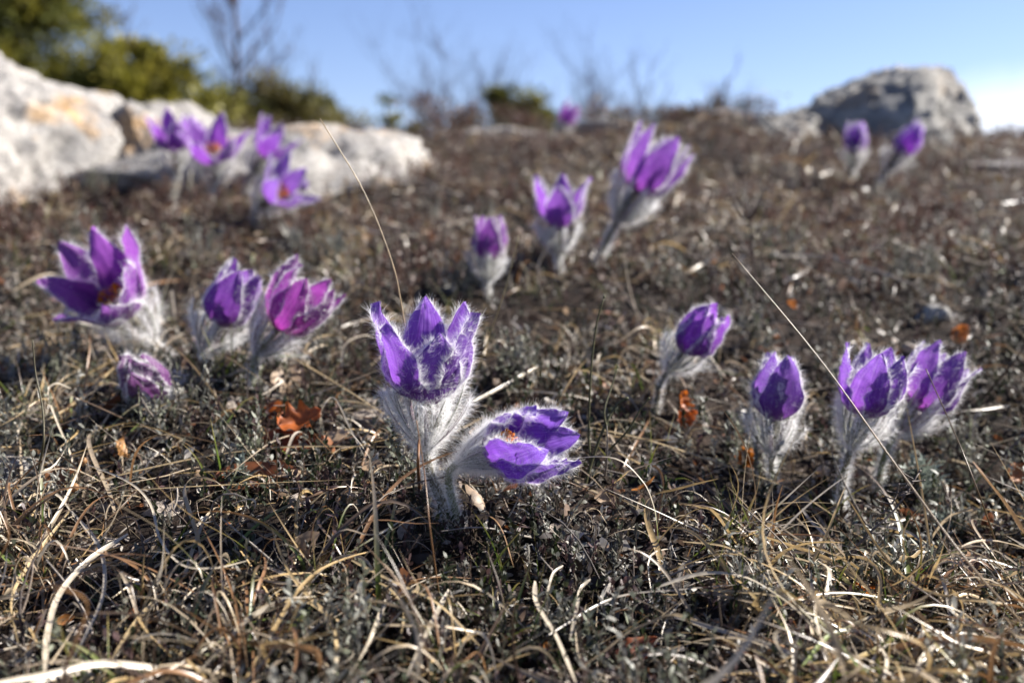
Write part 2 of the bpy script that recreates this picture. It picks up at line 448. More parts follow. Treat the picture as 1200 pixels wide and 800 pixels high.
# green blades
m = MB()
n = 420; cl = 60
cx, cy = scatter(cl, .22, 1.5, .5); w = rng.integers(0, cl, n)
x = cx[w] + rng.normal(0, .006, n); y = cy[w] + rng.normal(0, .006, n)
d, a = horiz(n, 1.25 + rng.normal(0, .25, n)); ax = np.stack([-np.sin(a), np.cos(a), 0 * a], -1)
L = .015 + rng.random(n) * .03
P = grow(gp(x, y), d, L, 7, ax, rng.random(n) * 1.0)
t = np.linspace(0, 1, 7)
C = pick([(.09, .14, .02), (.14, .17, .03), (.06, .1, .02)], n)[:, None] * np.ones((n, 7, 1))
tip = (np.clip(t * 2 - 1.1, 0, 1))[None, :, None]; C = C * (1 - tip) + np.array([.4, .3, .12]) * tip
ribbons(m, P, (.00035 + .0004 * rng.random(n))[:, None] * (1 - t ** 2 + .05)[None], C, fold=.4)
tag(m.build('green_grass_shoots', M_straw), 'short fresh green grass shoots poking through the dry thatch', 'grass', kind='stuff')
# twigs
m = MB(); n = 1500
x, y = scatter(n, .2, 2.4)
d, a = horiz(n, np.abs(rng.normal(0, .5, n))); L = .012 + rng.random(n) ** 2 * .06
P = grow(gp(x, y, .001), d, L, 8, rdir(n), rng.normal(0, .8, n), rdir(n), rng.normal(0, .8, n)); P = clampz(P, .001)
t = np.linspace(0, 1, 8)
tubes(m, P, (.0003 + .0006 * rng.random(n))[:, None] * (1.1 - .7 * t)[None], pick([(.08, .05, .035), (.2, .16, .13), (.05, .035, .03), (.3, .27, .24)], n)[:, None], 4)
tag(m.build('fallen_twigs', M_twig), 'thin dark twigs scattered through the grass', 'twigs', kind='stuff')

# ------------------------------------------------------------------ pasque flowers
def hairs(mb, root, d, L, w, mat=1, curl=.5, K=3, c=(.95, .94, .93)):
    n = len(root)
    P = grow(root, nrm(d), L, K, rdir(n), rng.normal(0, curl, n))
    t = np.linspace(1, .15, K)
    ribbons(mb, P, w * t[None] * np.ones((n, 1)), np.asarray(c, float), mat=mat)

class Petal:
    def __init__(s, L, W, az, a, b, cf=1.0, tip=0.0, seed=0, phi0=1.15, skew=0.0):
        s.L, s.W, s.az, s.seed, s.cf, s.skew = L, W, az, seed, cf, skew
        t = np.linspace(0, 1, 240)
        phi = phi0 * np.exp(-(t / .33) ** 2) + a + b * t + tip * np.clip(t - .75, 0, 1) * 4
        s.t = t; s.phi = phi
        s.r = .0015 + np.concatenate([[0], np.cumsum(np.sin(phi[:-1])) * L / 239])
        s.z = np.concatenate([[0], np.cumsum(np.cos(phi[:-1])) * L / 239])
    def __call__(s, t, u):
        r = np.interp(t, s.t, s.r); z = np.interp(t, s.t, s.z); ph = np.interp(t, s.t, s.phi)
        w = s.W * (.25 + .75 * np.clip(t / .4, 0, 1) ** .7) * np.clip(1 - np.clip((t - .38) / .62, 0, 1) ** 1.5, 0, 1) ** .85 + .00015
        w = w * (1 + .06 * np.sin(t * 17 + s.seed) * (np.abs(u) > .5))
        Rc = (np.abs(r) * .9 + .0045) * s.cf
        an = np.clip(u * w / Rc, -1.5, 1.5)
        inn = Rc * (1 - np.cos(an)); sd = Rc * np.sin(an) + s.skew * t * t * s.L
        q = np.stack([t * 3.2 + s.seed, u * 1.3 + s.seed * .7, 0 * t], -1)
        dn = .0028 * t * vnoise(q, 3) + .0007 * vnoise(q * 5.5, 6) + .0014 * u ** 2 * vnoise(q * 2.6, 9) * (t > .2) - .0007 * np.exp(-(u / .13) ** 2) * np.sin(np.clip(t, 0, 1) * math.pi)
        nr, nz = np.cos(ph), -np.sin(ph)
        rr = r - nr * (inn - dn); zz = z - nz * (inn - dn)
        ca, sa = math.cos(s.az), math.sin(s.az)
        return np.stack([rr * ca - sd * sa, rr * sa + sd * ca, zz], -1)
    def frame(s, t, u):
        e = 1e-3; t = np.clip(t, e, 1 - e)
        p = s(t, u); pt = nrm(s(t + e, u) - s(t - e, u)); pu = nrm(s(t, u + .01) - s(t, u - .01))
        return p, pt, pu, nrm(np.cross(pu, pt))

def basis(axis, spin):
    z = nrm(np.asarray(axis, float)); ref = np.array([0, -1.0, 0]) if abs(z[1]) < .9 else np.array([0, 0, 1.0])
    x = nrm(ref - z * (ref @ z)); y = np.cross(z, x)
    # local x axis (azimuth 0) points at the camera side
    c, s_ = math.cos(spin), math.sin(spin)
    return np.stack([x * c + y * s_, -x * s_ + y * c, z], 0)

def flower(px, py, gpx, gpy, Lpx, axis, open_, label, depth=None, q=1.0, tint=(.24, .055, .52), spin=0.0, petals=None, width=.42,
           stamens=True, group='pasque flowers on the slope', collar=1.0, dy=0.0, seed=0, stemcol=(.12, .1, .05), skin=1.0, bend=.5, spread=.64):
    g0, dep = hit(gpx, gpy)
    if depth: dep = depth; g0 = at(gpx, gpy, dep); 
    g0 = np.array([g0[0], g0[1], float(Z(g0[0], g0[1]))])
    dep = (g0 - CAM) @ FW
    H = at(px, py, dep + dy)
    L = Lpx * (dep + dy) / FPX
    B = basis(axis, spin)
    tw = lambda v: v @ B + H
    th = thing('pasque_flower', g0, label, 'flower', group)
    rs = np.random.default_rng(100 + seed)
    if petals is None:
        petals = [(k * 60 + rs.normal(0, 5), rs.normal(0, .06), rs.normal(0, .06), 1 + rs.normal(0, .04)) for k in range(6)]
    hs = L / .045          # size scale
    ps = []
    for k, (az, da, db, ls) in enumerate(petals):
        a0 = -.02 + .1 * open_; b0 = -.42 + 1.1 * open_
        inner = (k % 2)
        p = Petal(L * ls * (1 if not inner else .96), L * width * .5 * (1 if not inner else .95), R(az), a0 + da - .06 * inner, b0 + db,
                  cf=1.05 - .1 * inner, tip=rs.normal(0, .25) + .15 * open_, seed=seed * 7 + k * 1.7, phi0=1.3 - .14 * inner, skew=rs.normal(0, .04))
        ps.append(p)
        mb = MB(); nt, nu = (34, 15) if q > .5 else (20, 9)
        T, U = np.meshgrid(np.linspace(0, 1, nt), np.linspace(-1, 1, nu), indexing='ij')
        v = tw(p(T, U)); bq = (np.arange(nt - 1) * nu)[:, None] + np.arange(nu - 1)[None]
        f = np.stack([bq, bq + 1, bq + 1 + nu, bq + nu], -1).reshape(-1, 4)
        tc = (np.array(tint) * ([.8, 1, 1] if q < .3 else [.94, 1, 1]) * [.9, 1.0, .8] + [.006, .01, .005]) * (1 + rs.normal(0, .08))
        mb.add(v, f, tc, 0, np.stack([U, T, 0 * U + k + seed], -1))
        # silky hairs on the outer face and the rim
        n = int(380 * q); t = rng.random(n) ** .8 * .97; u = rng.random(n) * 2 - 1
        P_, pt, pu, pn = p.frame(t, u); out = pn
        # outward = away from axis
        sg = np.sign(np.sum(out * np.stack([P_[:, 0], P_[:, 1], 0 * t], -1), -1)); sg[sg == 0] = 1
        d = out * (sg * (.55 + .5 * rng.random(n)))[:, None] + pt * (.55 + .4 * rng.random(n))[:, None] + rng.normal(0, .28, (n, 3))
        wq = .00004 * hs / max(q, .12) ** .5
        hairs(mb, tw(P_), d @ B, hs * (.0016 + .0022 * rng.random(n)), wq * skin)
        n = int(1500 * q); t = .2 + .75 * rng.random(n); u = np.where(rng.random(n) < .5, -1., 1.) * (1 - .05 * rng.random(n))
        P_, pt, pu, pn = p.frame(t, u)
        d = pu * (np.sign(u) * (.5 + .4 * rng.random(n)))[:, None] + pt * (.5 + .5 * (t > .85))[:, None] + rng.normal(0, .45, (n, 3))
        hairs(mb, tw(P_), d @ B, hs * (.0014 + .0045 * rng.random(n) ** 1.5), wq * .85)
        mb.build('petal', [M_petal, M_hair], th, g0)
    # stamens and pistil
    if stamens:
        mb = MB(); n = int(110 * max(q, .4)); a = rng.random(n) * 2 * math.pi; r = .0075 * hs * np.sqrt(rng.random(n))
        base = np.stack([np.cos(a) * .0015, np.sin(a) * .0015, 0 * a + .001], -1) * hs
        top = np.stack([np.cos(a) * r, np.sin(a) * r, hs * (.0145 - 60 * r ** 2 / hs ** 2 * .9 + .002 * rng.random(n))], -1)
        mid = (base + top) / 2 + np.stack([np.cos(a) * .002, np.sin(a) * .002, 0 * a], -1) * hs
        tubes(mb, tw(np.stack([base, mid, top], 1)), .0002 * hs, (.5, .3, .1), 4)
        ellipsoids(mb, tw(top), nrm((top - mid) + rng.normal(0, .002, (n, 3))) @ B, .0011 * hs, .0006 * hs, pick([(.75, .24, .015), (.85, .36, .03), (.6, .15, .01)], n, .1)[:, None])
        mb.build('stamen_cluster', M_orange, th, g0)
        mb = MB(); n = 24; a = rng.random(n) * 6.28; top = np.stack([np.cos(a) * .0018, np.sin(a) * .0018, 0 * a + .018], -1) * hs
        base = top * np.array([.6, .6, .1]); mid = (base + top) / 2
        tubes(mb, tw(np.stack([base, mid, top], 1)), .00018 * hs, (.35, .1, .3), 4)
        mb.build('pistil', M_orange, th, g0)
    # stem
    ax = B[2]; cs = H - ax * .019 * hs * collar
    up = np.array([0, 0, 1.0]); dist = np.linalg.norm(cs - g0)
    g1 = g0 - up * .006
    tt = np.linspace(0, 1, 16)[:, None]
    c1 = g0 + (up + .3 * nrm(cs - g0)) * dist * .4 * bend; c2 = cs - ax * dist * .4
    S = (1 - tt) ** 3 * g1 + 3 * (1 - tt) ** 2 * tt * c1 + 3 * (1 - tt) * tt ** 2 * c2 + tt ** 3 * cs
    S = np.concatenate([S, [cs * .5 + H * .5, H + ax * .0012]])
    mb = MB(); sw = np.concatenate([np.linspace(.0021, .0017, 16), [.0017, .0022]]) * hs
    tubes(mb, S, sw[None], np.array(stemcol), 10)
    n = int((2000 + dist * 26000) * q); i = rng.random(n) * 16.9; i0 = i.astype(int); fr = (i - i0)[:, None]
    pos = S[i0] * (1 - fr) + S[i0 + 1] * fr; td = nrm(S[i0 + 1] - S[i0]); rd = rdir(n); rd = nrm(rd - td * np.sum(rd * td, -1, keepdims=True))
    hairs(mb, pos + rd * (sw[i0] * .95)[:, None], rd + td * .25 + rng.normal(0, .3, (n, 3)), hs * (.0022 + .003 * rng.random(n)), .000045 * hs / max(q, .12) ** .5, curl=.8)
    stem_o = mb.build('stem', [M_stem, M_hair], th, g0)
    # feathery collar of bracts
    if collar:
        mb = MB(); nb = 26
        off = -.019 * hs * collar
        az = np.arange(nb) * 2 * math.pi / nb + rng.normal(0, .12, nb); lay = np.arange(nb) % 2
        K = 14; t = np.linspace(0, 1, K)
        Lb = hs * (.022 + .01 * rng.random(nb)) * (.4 + .6 * collar); a_s = spread + .12 * lay + .09 * rng.normal(size=nb); a_e = -.02 + .12 * open_ + .12 * lay + .16 * rng.normal(size=nb)
        ph = a_s[:, None] * np.exp(-(t / .8) ** 2)[None] + a_e[:, None] * t[None]
        st = (Lb / (K - 1))[:, None]
        r = .0016 * hs + np.concatenate([np.zeros((nb, 1)), np.cumsum(np.sin(ph[:, :-1]), 1) * st], 1)
        z = off + np.concatenate([np.zeros((nb, 1)), np.cumsum(np.cos(ph[:, :-1]), 1) * st], 1)
        aw = az[:, None] + .12 * rng.normal(size=(nb, 1)) * t[None]
        P = np.stack([r * np.cos(aw), r * np.sin(aw), z], -1); upv = np.stack([np.cos(aw), np.sin(aw), .2 + 0 * aw], -1)
        Wb = hs * .00085 * (np.minimum(1, .7 + t) * (1 - t ** 4) + .1)
        ribbons(mb, tw(P), np.broadcast_to(Wb[None], (nb, K)), pick([(.14, .15, .09), (.16, .1, .12), (.2, .2, .14)], nb)[:, None], up=upv @ B, fold=.4)
        n = int(12000 * q); i = rng.integers(0, nb, n); u = rng.random(n) ** .85 * (K - 1.01); k0 = u.astype(int); fr = (u - k0)[:, None]
        pos = P[i, k0] * (1 - fr) + P[i, k0 + 1] * fr; td = nrm(P[i, k0 + 1] - P[i, k0]); rd = rdir(n)
        rad = upv[i, k0]
        d = rad * .6 + td * .5 + rd * .95
        hairs(mb, tw(pos), d @ B, hs * (.0026 + .0052 * rng.random(n) ** 1.4), .000037 * hs / max(q, .12) ** .5, curl=.7)
        mb.build('bract_collar', [M_stem, M_hair], stem_o, g0)
    return th, H, dep

V1 = (.24, .055, .52); V2 = (.27, .05, .44); V3 = (.3, .07, .6)
PF = [
 dict(px=500, py=472, gpx=527, gpy=612, Lpx=138, spread=.5, axis=(.03, -.1, 1), open_=.47, q=1.0, width=.58, spin=.25, tint=(.22,.06,.52),
      petals=[(5, .0, -.12, .8), (62, .06, .05, .98), (118, .0, .0, 1.0), (180, -.06, -.1, 1.02), (243, .0, .05, 1.02), (300, .1, .1, .93)],
      label='sharp upright violet flower at the centre, its cup open upward before a long thin straw'),
 dict(px=568, py=532, gpx=540, gpy=622, collar=.75, spread=.45, Lpx=118, axis=(.88, -.3, .4), open_=.42, q=1.0, width=.55, spin=math.pi, tint=(.2, .06, .54), stemcol=(.16, .17, .06),
      petals=[(5, -.05, .0, 1.0), (62, .12, -.25, .82), (196, -.05, .0, .92), (240, .0, .1, 1.0), (292, .05, .1, 1.05), (338, .0, .1, 1.08)],
      label='violet flower nodding right with orange stamens, just below the sharp upright centre one'),
 dict(px=150, py=368, gpx=205, gpy=425, Lpx=112, axis=(-.3, -.62, .72), open_=.62, q=.5, width=.56, spin=.2,
      petals=[(0, .12, .12, .72), (58, .05, .1, .9), (112, 0, .05, 1.02), (150, .0, -.05, 1.05), (200, .0, .0, 1.05), (250, .05, .1, 1.0), (305, .1, .15, .85)], tint=(.3, .06, .5), bend=.2,
      label='widely opened purple pasque flower facing left with yellow stamens, leftmost of the near flowers'),
 dict(px=256, py=380, gpx=250, gpy=437, Lpx=92, axis=(.5, -.15, .8), open_=.12, q=.45, width=.55, tint=(.2, .04, .42),
      label='half closed dark violet pasque flower between the wide open one and the magenta one'),
 dict(px=325, py=385, gpx=299, gpy=458, Lpx=96, axis=(.6, -.05, .72), open_=.46, q=.45, width=.48, tint=(.33, .04, .42), stemcol=(.17, .18, .06),
      label='magenta tinged pasque flower leaning right above the orange dead leaves'),
 dict(px=184, py=462, gpx=196, gpy=482, Lpx=82, axis=(-.12, -.62, .6), open_=-.05, q=.8, width=.6, tint=(.2, .05, .26), stamens=False, collar=1.0, seed=9,
      label='small furry pinkish bud low on the ground below the wide open flower'),
 dict(px=907, py=492, gpx=906, gpy=572, Lpx=96, axis=(.02, -.08, 1), open_=.14, q=.5, width=.58, tint=(.22, .07, .5), depth=.555,
      label='closed upright violet pasque flower like an egg, left of the leaning pair at right'),
 dict(px=1010, py=488, gpx=985, gpy=588, Lpx=100, axis=(.22, -.12, .9), open_=.36, q=.55, width=.54, tint=(.24, .07, .55), depth=.535, spin=.5,
      label='large violet pasque flower behind the long slanting straw at right'),
 dict(px=1072, py=478, gpx=1028, gpy=578, Lpx=92, axis=(.55, .1, .75), open_=.38, q=.5, width=.5, tint=(.25, .07, .52), depth=.57, stemcol=(.16, .17, .06),
      label='violet pasque flower leaning far right, rightmost of the near flowers'),
 dict(px=800, py=412, gpx=768, gpy=487, Lpx=76, axis=(.46, -.35, .75), open_=.16, q=.45, width=.6, tint=(.24, .05, .5),
      label='half closed purple pasque flower wrapped in white fur above small orange leaves'),
 dict(px=572, py=305, gpx=574, gpy=352, Lpx=62, axis=(.05, -.08, 1), open_=.14, q=.35, width=.5, tint=(.25, .05, .42),
      label='narrow closed purple flower in a furry cup, left of the trio uphill from the centre'),
 dict(px=655, py=268, gpx=657, gpy=327, Lpx=74, axis=(0, -.12, 1), open_=.6, q=.35, width=.48, tint=(.24, .06, .5),
      label='open cup shaped purple flower, middle of the trio uphill from the centre'),
 dict(px=745, py=226, gpx=700, gpy=312, Lpx=94, axis=(.5, -.05, .8), open_=.48, q=.35, width=.44, tint=(.25, .06, .5), bend=.15,
      label='tall purple flower leaning right on a long furry stem, tallest of the uphill trio'),
 dict(px=205, py=178, gpx=200, gpy=240, Lpx=54, axis=(.0, -.4, 1), open_=.6, q=.16, width=.5, tint=(.32, .05, .55), spin=.5, seed=3,
      label='blurred purple flower with an orange dot, leftmost of the group before the pale rock'),
 dict(px=228, py=172, gpx=222, gpy=236, Lpx=36, axis=(.25, -.2, 1), open_=.6, q=.14, width=.5, tint=(.34, .07, .55), seed=5, dy=.02,
      label='small purple flower tucked behind the two leftmost blurred ones before the pale rock'),
 dict(px=250, py=190, gpx=247, gpy=245, Lpx=64, axis=(.12, -.5, .9), open_=.85, q=.16, width=.42, tint=(.32, .06, .55), seed=12,
      label='wide open purple flower with a red orange centre before the pale rock'),
 dict(px=308, py=184, gpx=290, gpy=242, Lpx=56, axis=(.55, -.1, .8), open_=.6, q=.16, width=.44, tint=(.28, .05, .52), seed=13,
      label='dark based purple flower leaning right, upper one of the right pair before the pale rock'),
 dict(px=318, py=232, gpx=300, gpy=268, Lpx=64, axis=(.72, -.45, .5), open_=.75, q=.16, width=.42, tint=(.3, .08, .56), seed=14,
      label='nodding purple flower, lower one of the right pair before the pale rock'),
 dict(px=352, py=224, gpx=348, gpy=258, Lpx=17, axis=(.3, -.1, 1), open_=.0, q=.12, width=.7, tint=(.24, .05, .5), stamens=False, seed=15, dy=.05,
      label='tiny round purple bud at the right end of the group before the pale rock'),
 dict(px=1001, py=180, gpx=1003, gpy=210, Lpx=44, axis=(.03, -.1, 1), open_=.0, q=.16, width=.42, tint=(.25, .04, .5), seed=16,
      label='closed purple flower in a white furry cup, left of the two before the grey boulder'),
 dict(px=1052, py=182, gpx=1028, gpy=218, Lpx=50, axis=(.55, -.1, .9), open_=.0, q=.16, width=.46, tint=(.3, .04, .6), seed=17,
      label='closed purple flower leaning right, right of the two before the grey boulder'),
 dict(px=661, py=147, gpx=655, gpy=162, Lpx=34, axis=(.5, -.05, .85), open_=.1, q=.14, width=.5, tint=(.35, .06, .5), seed=18,
      label='small lone purple flower on the crest against the blue sky'),
]
focus = None
for k, f in enumerate(PF):
    f.setdefault('seed', k + 20)
    th, H, dep = flower(**f)
    if k == 0: focus = dep - .004

# ------------------------------------------------------------------ individually placed straws and stalks
def lay(pts, h):
    return [hit(px, py, hh)[0] for (px, py), hh in zip(pts, h if hasattr(h, '__len__') else [h] * len(pts))]
def straw(pts, w, colr, label, h=.012, name='dry_grass_blade', cat='grass blade', group=None, world=None, tubey=False, colend=None, n=34, tw=.6, mat=None):
    P = catmull(world if world is not None else lay(pts, h), n)
    P = clampz(P, .0012)
    w *= .82; t = np.linspace(0, 1, n); c = np.array(colr)[None] * np.ones((n, 1)) * (1 + .1 * np.sin(t * 23 + w * 9e4))[:, None]
    if colend is not None:
        f = np.clip((t - .55) / .25, 0, 1)[:, None]; c = c * (1 - f) + np.array(colend) * f
    mb = MB(); W = w * (np.minimum(1, .35 + t * 5) * np.clip((1 - t) * 6 + .25, 0, 1))
    if tubey: tubes(mb, P, (w * (1 - .45 * t))[None], c[None], 6)
    else: ribbons(mb, P[None], W[None], c[None], up=np.broadcast_to(np.array([.3, -.7, .8]), (1, n, 3)), fold=.45, twist=np.array([tw]))
    o = mb.build(name, mat or M_straw, None, P[0]); tag(o, label, cat, group)
    return o
PALE = (.58, .52, .41); ST = (.5, .39, .22); GR = (.46, .42, .36); BR = (.32, .2, .1)
S = [
 ([(100, 577), (200, 571), (300, 566), (420, 561)], .00055, ST, 'straight thin straw lying level from the round seed heads to the right', .016),
 ([(104, 566), (170, 549), (260, 531), (345, 523), (478, 523)], .00055, ST, 'thin straw rising gently to the right under the orange dead leaves', .016),
 ([(100, 543), (150, 564), (176, 590), (188, 632), (213, 661), (252, 665), (292, 656)], .0007, PALE, 'white curved blade swinging down from the seed heads and hooking right', .02),
 ([(83, 455), (66, 449), (56, 460), (66, 492), (82, 530), (94, 575)], .0007, PALE, 'pale blade bent over at its top like a hook at far left', [.03, .036, .034, .026, .016, .006]),
 ([(82, 598), (38, 655), (14, 700), (20, 745), (32, 790)], .0009, ST, 'straw coloured arching blade at the left edge of the foreground', .016),
 ([(150, 625), (105, 655), (70, 695), (56, 740), (52, 790)], .0013, PALE, 'broad pale blade arching from centre left to the bottom left corner', .022),
 ([(84, 598), (116, 640), (122, 690), (100, 745), (70, 798)], .0010, GR, 'grey straw blade crossing the broad pale arch near the bottom left', .02),
 ([(182, 702), (152, 738), (118, 798)], .0011, ST, 'short straw blade leaning to the bottom edge at left', .014),
 ([(335, 700), (292, 724), (258, 760), (222, 800)], .0014, PALE, 'broad bleached blade running to the bottom edge left of centre', .018),
 ([(300, 712), (350, 702), (384, 722), (395, 762), (388, 800)], .0010, ST, 'blade curving over like a cane at the bottom left of centre', .018),
 ([(132, 700), (195, 655), (262, 622), (312, 622)], .0006, ST, 'slim straw sweeping up to the right in the left foreground', .015),
 ([(0, 534), (45, 538), (90, 560), (120, 590), (125, 640)], .0007, GR, 'grey blade entering from the left edge below the small bud', .012),
 ([(627, 680), (629, 706), (652, 745), (676, 802)], .0013, PALE, 'broad white blade plunging to the bottom edge at centre', .018),
 ([(692, 678), (680, 690), (676, 712), (668, 750)], .0008, PALE, 'pale hooked blade just right of the broad white one', .018),
 ([(405, 652), (455, 678), (512, 706), (562, 756)], .0009, ST, 'long tan blade slanting down right below the centre flowers', .018),
 ([(660, 662), (648, 672), (640, 700)], .0006, PALE, 'short pale curl beside the broad white blade', .018),
 ([(452, 702), (432, 752), (404, 802)], .0011, PALE, 'white streaked blade leaning left to the bottom edge', .016),
 ([(526, 690), (500, 742), (476, 796)], .0011, PALE, 'bleached blade leaning left below the tan slanting one', .016),
 ([(398, 678), (448, 684), (472, 712), (470, 745)], .0008, ST, 'tan blade bent into a shepherd crook below the centre', .016),
 ([(545, 606), (572, 604), (588, 620), (602, 664)], .0006, BR, 'brown bent blade directly below the nodding flower', .02),
 ([(655, 538), (718, 536), (752, 562), (766, 592), (771, 625), (772, 655)], .0006, PALE, 'arching blade turning green at its foot, right of the nodding flower', [.03, .045, .04, .03, .018, .004], (.16, .2, .04)),
 ([(690, 500), (762, 516), (842, 542), (925, 572), (990, 612)], .0006, ST, 'long straight straw slanting down to the right under the closed egg shaped flower', .015),
 ([(800, 634), (850, 640), (886, 662), (912, 700), (920, 726)], .0007, ST, 'blade arching from dry tip to green foot in the right foreground', .018, (.2, .24, .05)),
 ([(762, 690), (820, 672), (868, 674), (908, 694), (942, 722), (982, 770)], .0011, PALE, 'long pale blade arching across the right foreground', .02),
 ([(1072, 802), (1084, 766), (1128, 742), (1192, 752)], .0010, PALE, 'pale blade arching at the bottom right corner', .018),
 ([(1034, 802), (1038, 768), (1010, 740), (975, 742), (940, 780)], .0010, PALE, 'blade half pale half green curving over at the lower right', .016, (.2, .27, .04)),
 ([(790, 722), (868, 745), (935, 768), (985, 802)], .0011, GR, 'grey blade running low to the bottom edge right of centre', .012),
 ([(958, 656), (972, 668), (968, 696), (958, 722)], .0014, PALE, 'short broad papery blade standing in the right foreground', [.018, .02, .014, .004]),
 ([(1000, 613), (1062, 622), (1092, 650), (1108, 690), (1116, 742)], .0009, GR, 'grey blade bending down below the silvery rosette at right', .018),
 ([(998, 622), (1078, 672), (1140, 742), (1204, 792)], .0006, ST, 'slim straw running from the rosette to the lower right corner', .014),
 ([(820, 690), (900, 696), (1000, 712), (1068, 730)], .0006, ST, 'thin level straw across the right foreground', .015),
 ([(640, 745), (720, 700), (800, 690), (870, 684)], .0006, GR, 'thin grey straw tilting up to the right at the bottom centre', .015),
 ([(320, 405), (380, 440), (440, 478), (486, 510)], .0007, ST, 'tan straw slanting down to the furry collar of the centre flower', .018),
 ([(555, 470), (590, 452), (632, 428)], .0012, PALE, 'short broad bleached blade rising right between the two centre flowers', .014),
 ([(0, 486), (40, 468), (80, 450), (140, 418)], .0010, ST, 'straw blade rising right at the left edge beside the small bud', .02),
 ([(34, 505), (90, 470), (140, 425)], .0008, ST, 'thin straw just below the rising blade at the left edge', .015),
 ([(355, 430), (362, 402), (390, 392), (418, 404)], .0007, ST, 'straw looped like an arch left of the centre flower', [.004, .018, .02, .01]),
 ([(400, 440), (404, 405), (425, 393), (440, 396)], .0008, PALE, 'pale blade hooked over beside the centre flower', [.004, .02, .024, .02]),
 ([(375, 500), (378, 478), (392, 466), (410, 500), (430, 540)], .0005, PALE, 'thin pale straw with a kink left of the furry collar', [.006, .02, .026, .016, .006]),
 ([(940, 240), (1010, 262), (1085, 288), (1160, 312)], .0013, GR, 'long grey fallen stalk across the upper right slope', .012),
 ([(465, 200), (505, 215), (545, 232)], .0016, PALE, 'bleached fallen stalk at the foot of the pale ledge', .012),
 ([(905, 300), (965, 300), (1030, 318), (1075, 335)], .0013, GR, 'grey curved dead stalk lying in the middle of the right slope', .012),
 ([(540, 555), (480, 568), (430, 592), (400, 602)], .0005, (.1,.07,.05), 'dark bent stalk lying across the feet of the centre flowers', .02),
 ([(1140, 540), (1172, 580), (1202, 625)], .0022, BR, 'blurred tan stalk leaning in from the right edge', .05),
]
for e in S:
    straw(e[0], e[1], e[2], e[3], e[4], colend=e[5] if len(e) > 5 else None, tw=rng.normal(0, 1.0))
def uw(l): return [at(px, py, d) for px, py, d in l]
gbase = lambda px, py: hit(px, py)[1]
straw(None, .0006, (.55, .42, .25), 'long thin tan straw curving up behind the centre flower against the pale ledge', world=uw([(490, 560, gbase(490, 560)), (484, 450, .505), (470, 355, .50), (457, 300, .50), (425, 222, .50), (375, 139, .495)]), name='tall_grass_stalk', cat='grass stalk', tubey=True)
straw(None, .00062, (.5, .4, .27), 'longest straight straw slanting down right in front of the large right flower', world=uw([(1240, 775, gbase(1240, 775)), (1140, 665, .385), (1050, 545, .42), (960, 420, .45), (858, 297, .47)]), name='tall_grass_stalk', cat='grass stalk', tubey=True)
straw(None, .00055, (.22, .15, .08), 'dark thin straw in front of the rightmost near flower', world=uw([(1178, 668, gbase(1178, 668)), (1152, 592, .44), (1122, 515, .45), (1085, 432, .46)]), name='tall_grass_stalk', cat='grass stalk', tubey=True)
straw(None, .0005, (.4, .34, .18), 'thin straw rising between the centre flower and the closed uphill bud', world=uw([(545, 470, gbase(545, 470)), (560, 430, .60), (590, 345, .585), (608, 276, .58)]), name='tall_grass_stalk', cat='grass stalk', tubey=True)
straw(None, .0005, (.28, .16, .08), 'thin brown straw crossing just before the centre flower stem', world=uw([(515, 700, gbase(515, 700)), (504, 620, .40), (498, 560, .41), (488, 492, .415)]), name='tall_grass_stalk', cat='grass stalk', tubey=True)
straw(None, .0007, (.1, .09, .05), 'dark upright stalk standing at the left edge beside the small bud', world=uw([(38, 578, gbase(38, 578)), (50, 525, .46), (50, 480, .465), (42, 440, .47), (38, 398, .47)]), name='tall_grass_stalk', cat='grass stalk', tubey=True, mat=M_twig)
straw(None, .0012, (.26, .13, .06), 'short brown broken stub before the furry collar of the centre flower', world=uw([(492, 575, gbase(492, 575)), (490, 545, .425), (491, 515, .43)]), name='broken_stub', cat='stub', tubey=True, mat=M_twig)

# branching dead stems
def branching(base, tips, w, colr, label, name='dried_herb', cat='dried herb', knobs=True):
    root = thing(name, base, label, cat)
    for k, line in enumerate(tips):
        P = catmull(line, 14); mb = MB(); ww = w * (1 if k == 0 else .7)
        tubes(mb, P, (ww * np.linspace(1, .65, 14))[None], np.array(colr), 6)
        if knobs: ellipsoids(mb, P[-1:], nrm(P[-1:] - P[-2:-1]), ww * 1.6, ww * 1.1, np.array(colr) * 1.3)
        mb.build('branch' if k else 'main_stem', M_twig, root, base)
d = gbase(684, 575)
branching(at(684, 575, d), [uw([(684, 575, d), (692, 545, d), (706, 505, d), (722, 475, d + .004), (734, 467, d + .004)]),
    uw([(692, 545, d), (690, 500, d), (693, 430, d - .003), (699, 380, d - .005), (708, 348, d - .006)]),
    uw([(712, 505, d), (708, 482, d), (716, 455, d + .006), (724, 430, d + .01)]),
    uw([(714, 527, d), (735, 505, d - .004), (750, 480, d - .006), (760, 467, d - .008)])], .00085, (.1, .1, .045),
    'dark green dead stem forking into four right of the nodding flower')
d = gbase(888, 405)
rs = np.random.default_rng(5); L_ = [uw([(888, 405, d), (886, 350, d), (882, 290, d), (876, 235, d)])]
for k in range(16):
    t = .25 + .7 * rs.random(); py = 405 - 170 * t; px = 888 - 12 * t; sgn = rs.choice([-1, 1]); ln = 14 + 26 * rs.random()
    dz = rs.normal(0, .01)
    L_.append(uw([(px, py, d), (px + sgn * ln * .5, py - ln * .7, d + dz), (px + sgn * ln * .8, py - ln * 1.5, d + dz)]))
branching(at(888, 405, d), L_, .0009, (.11, .08, .065), 'twiggy dead herb stem standing on the slope above the closed egg shaped flower', knobs=False)
d = gbase(975, 690)
L_ = [uw([(985, 660, d), (1018, 625, d), (1050, 595, d + .004), (1078, 552, d + .01)])]
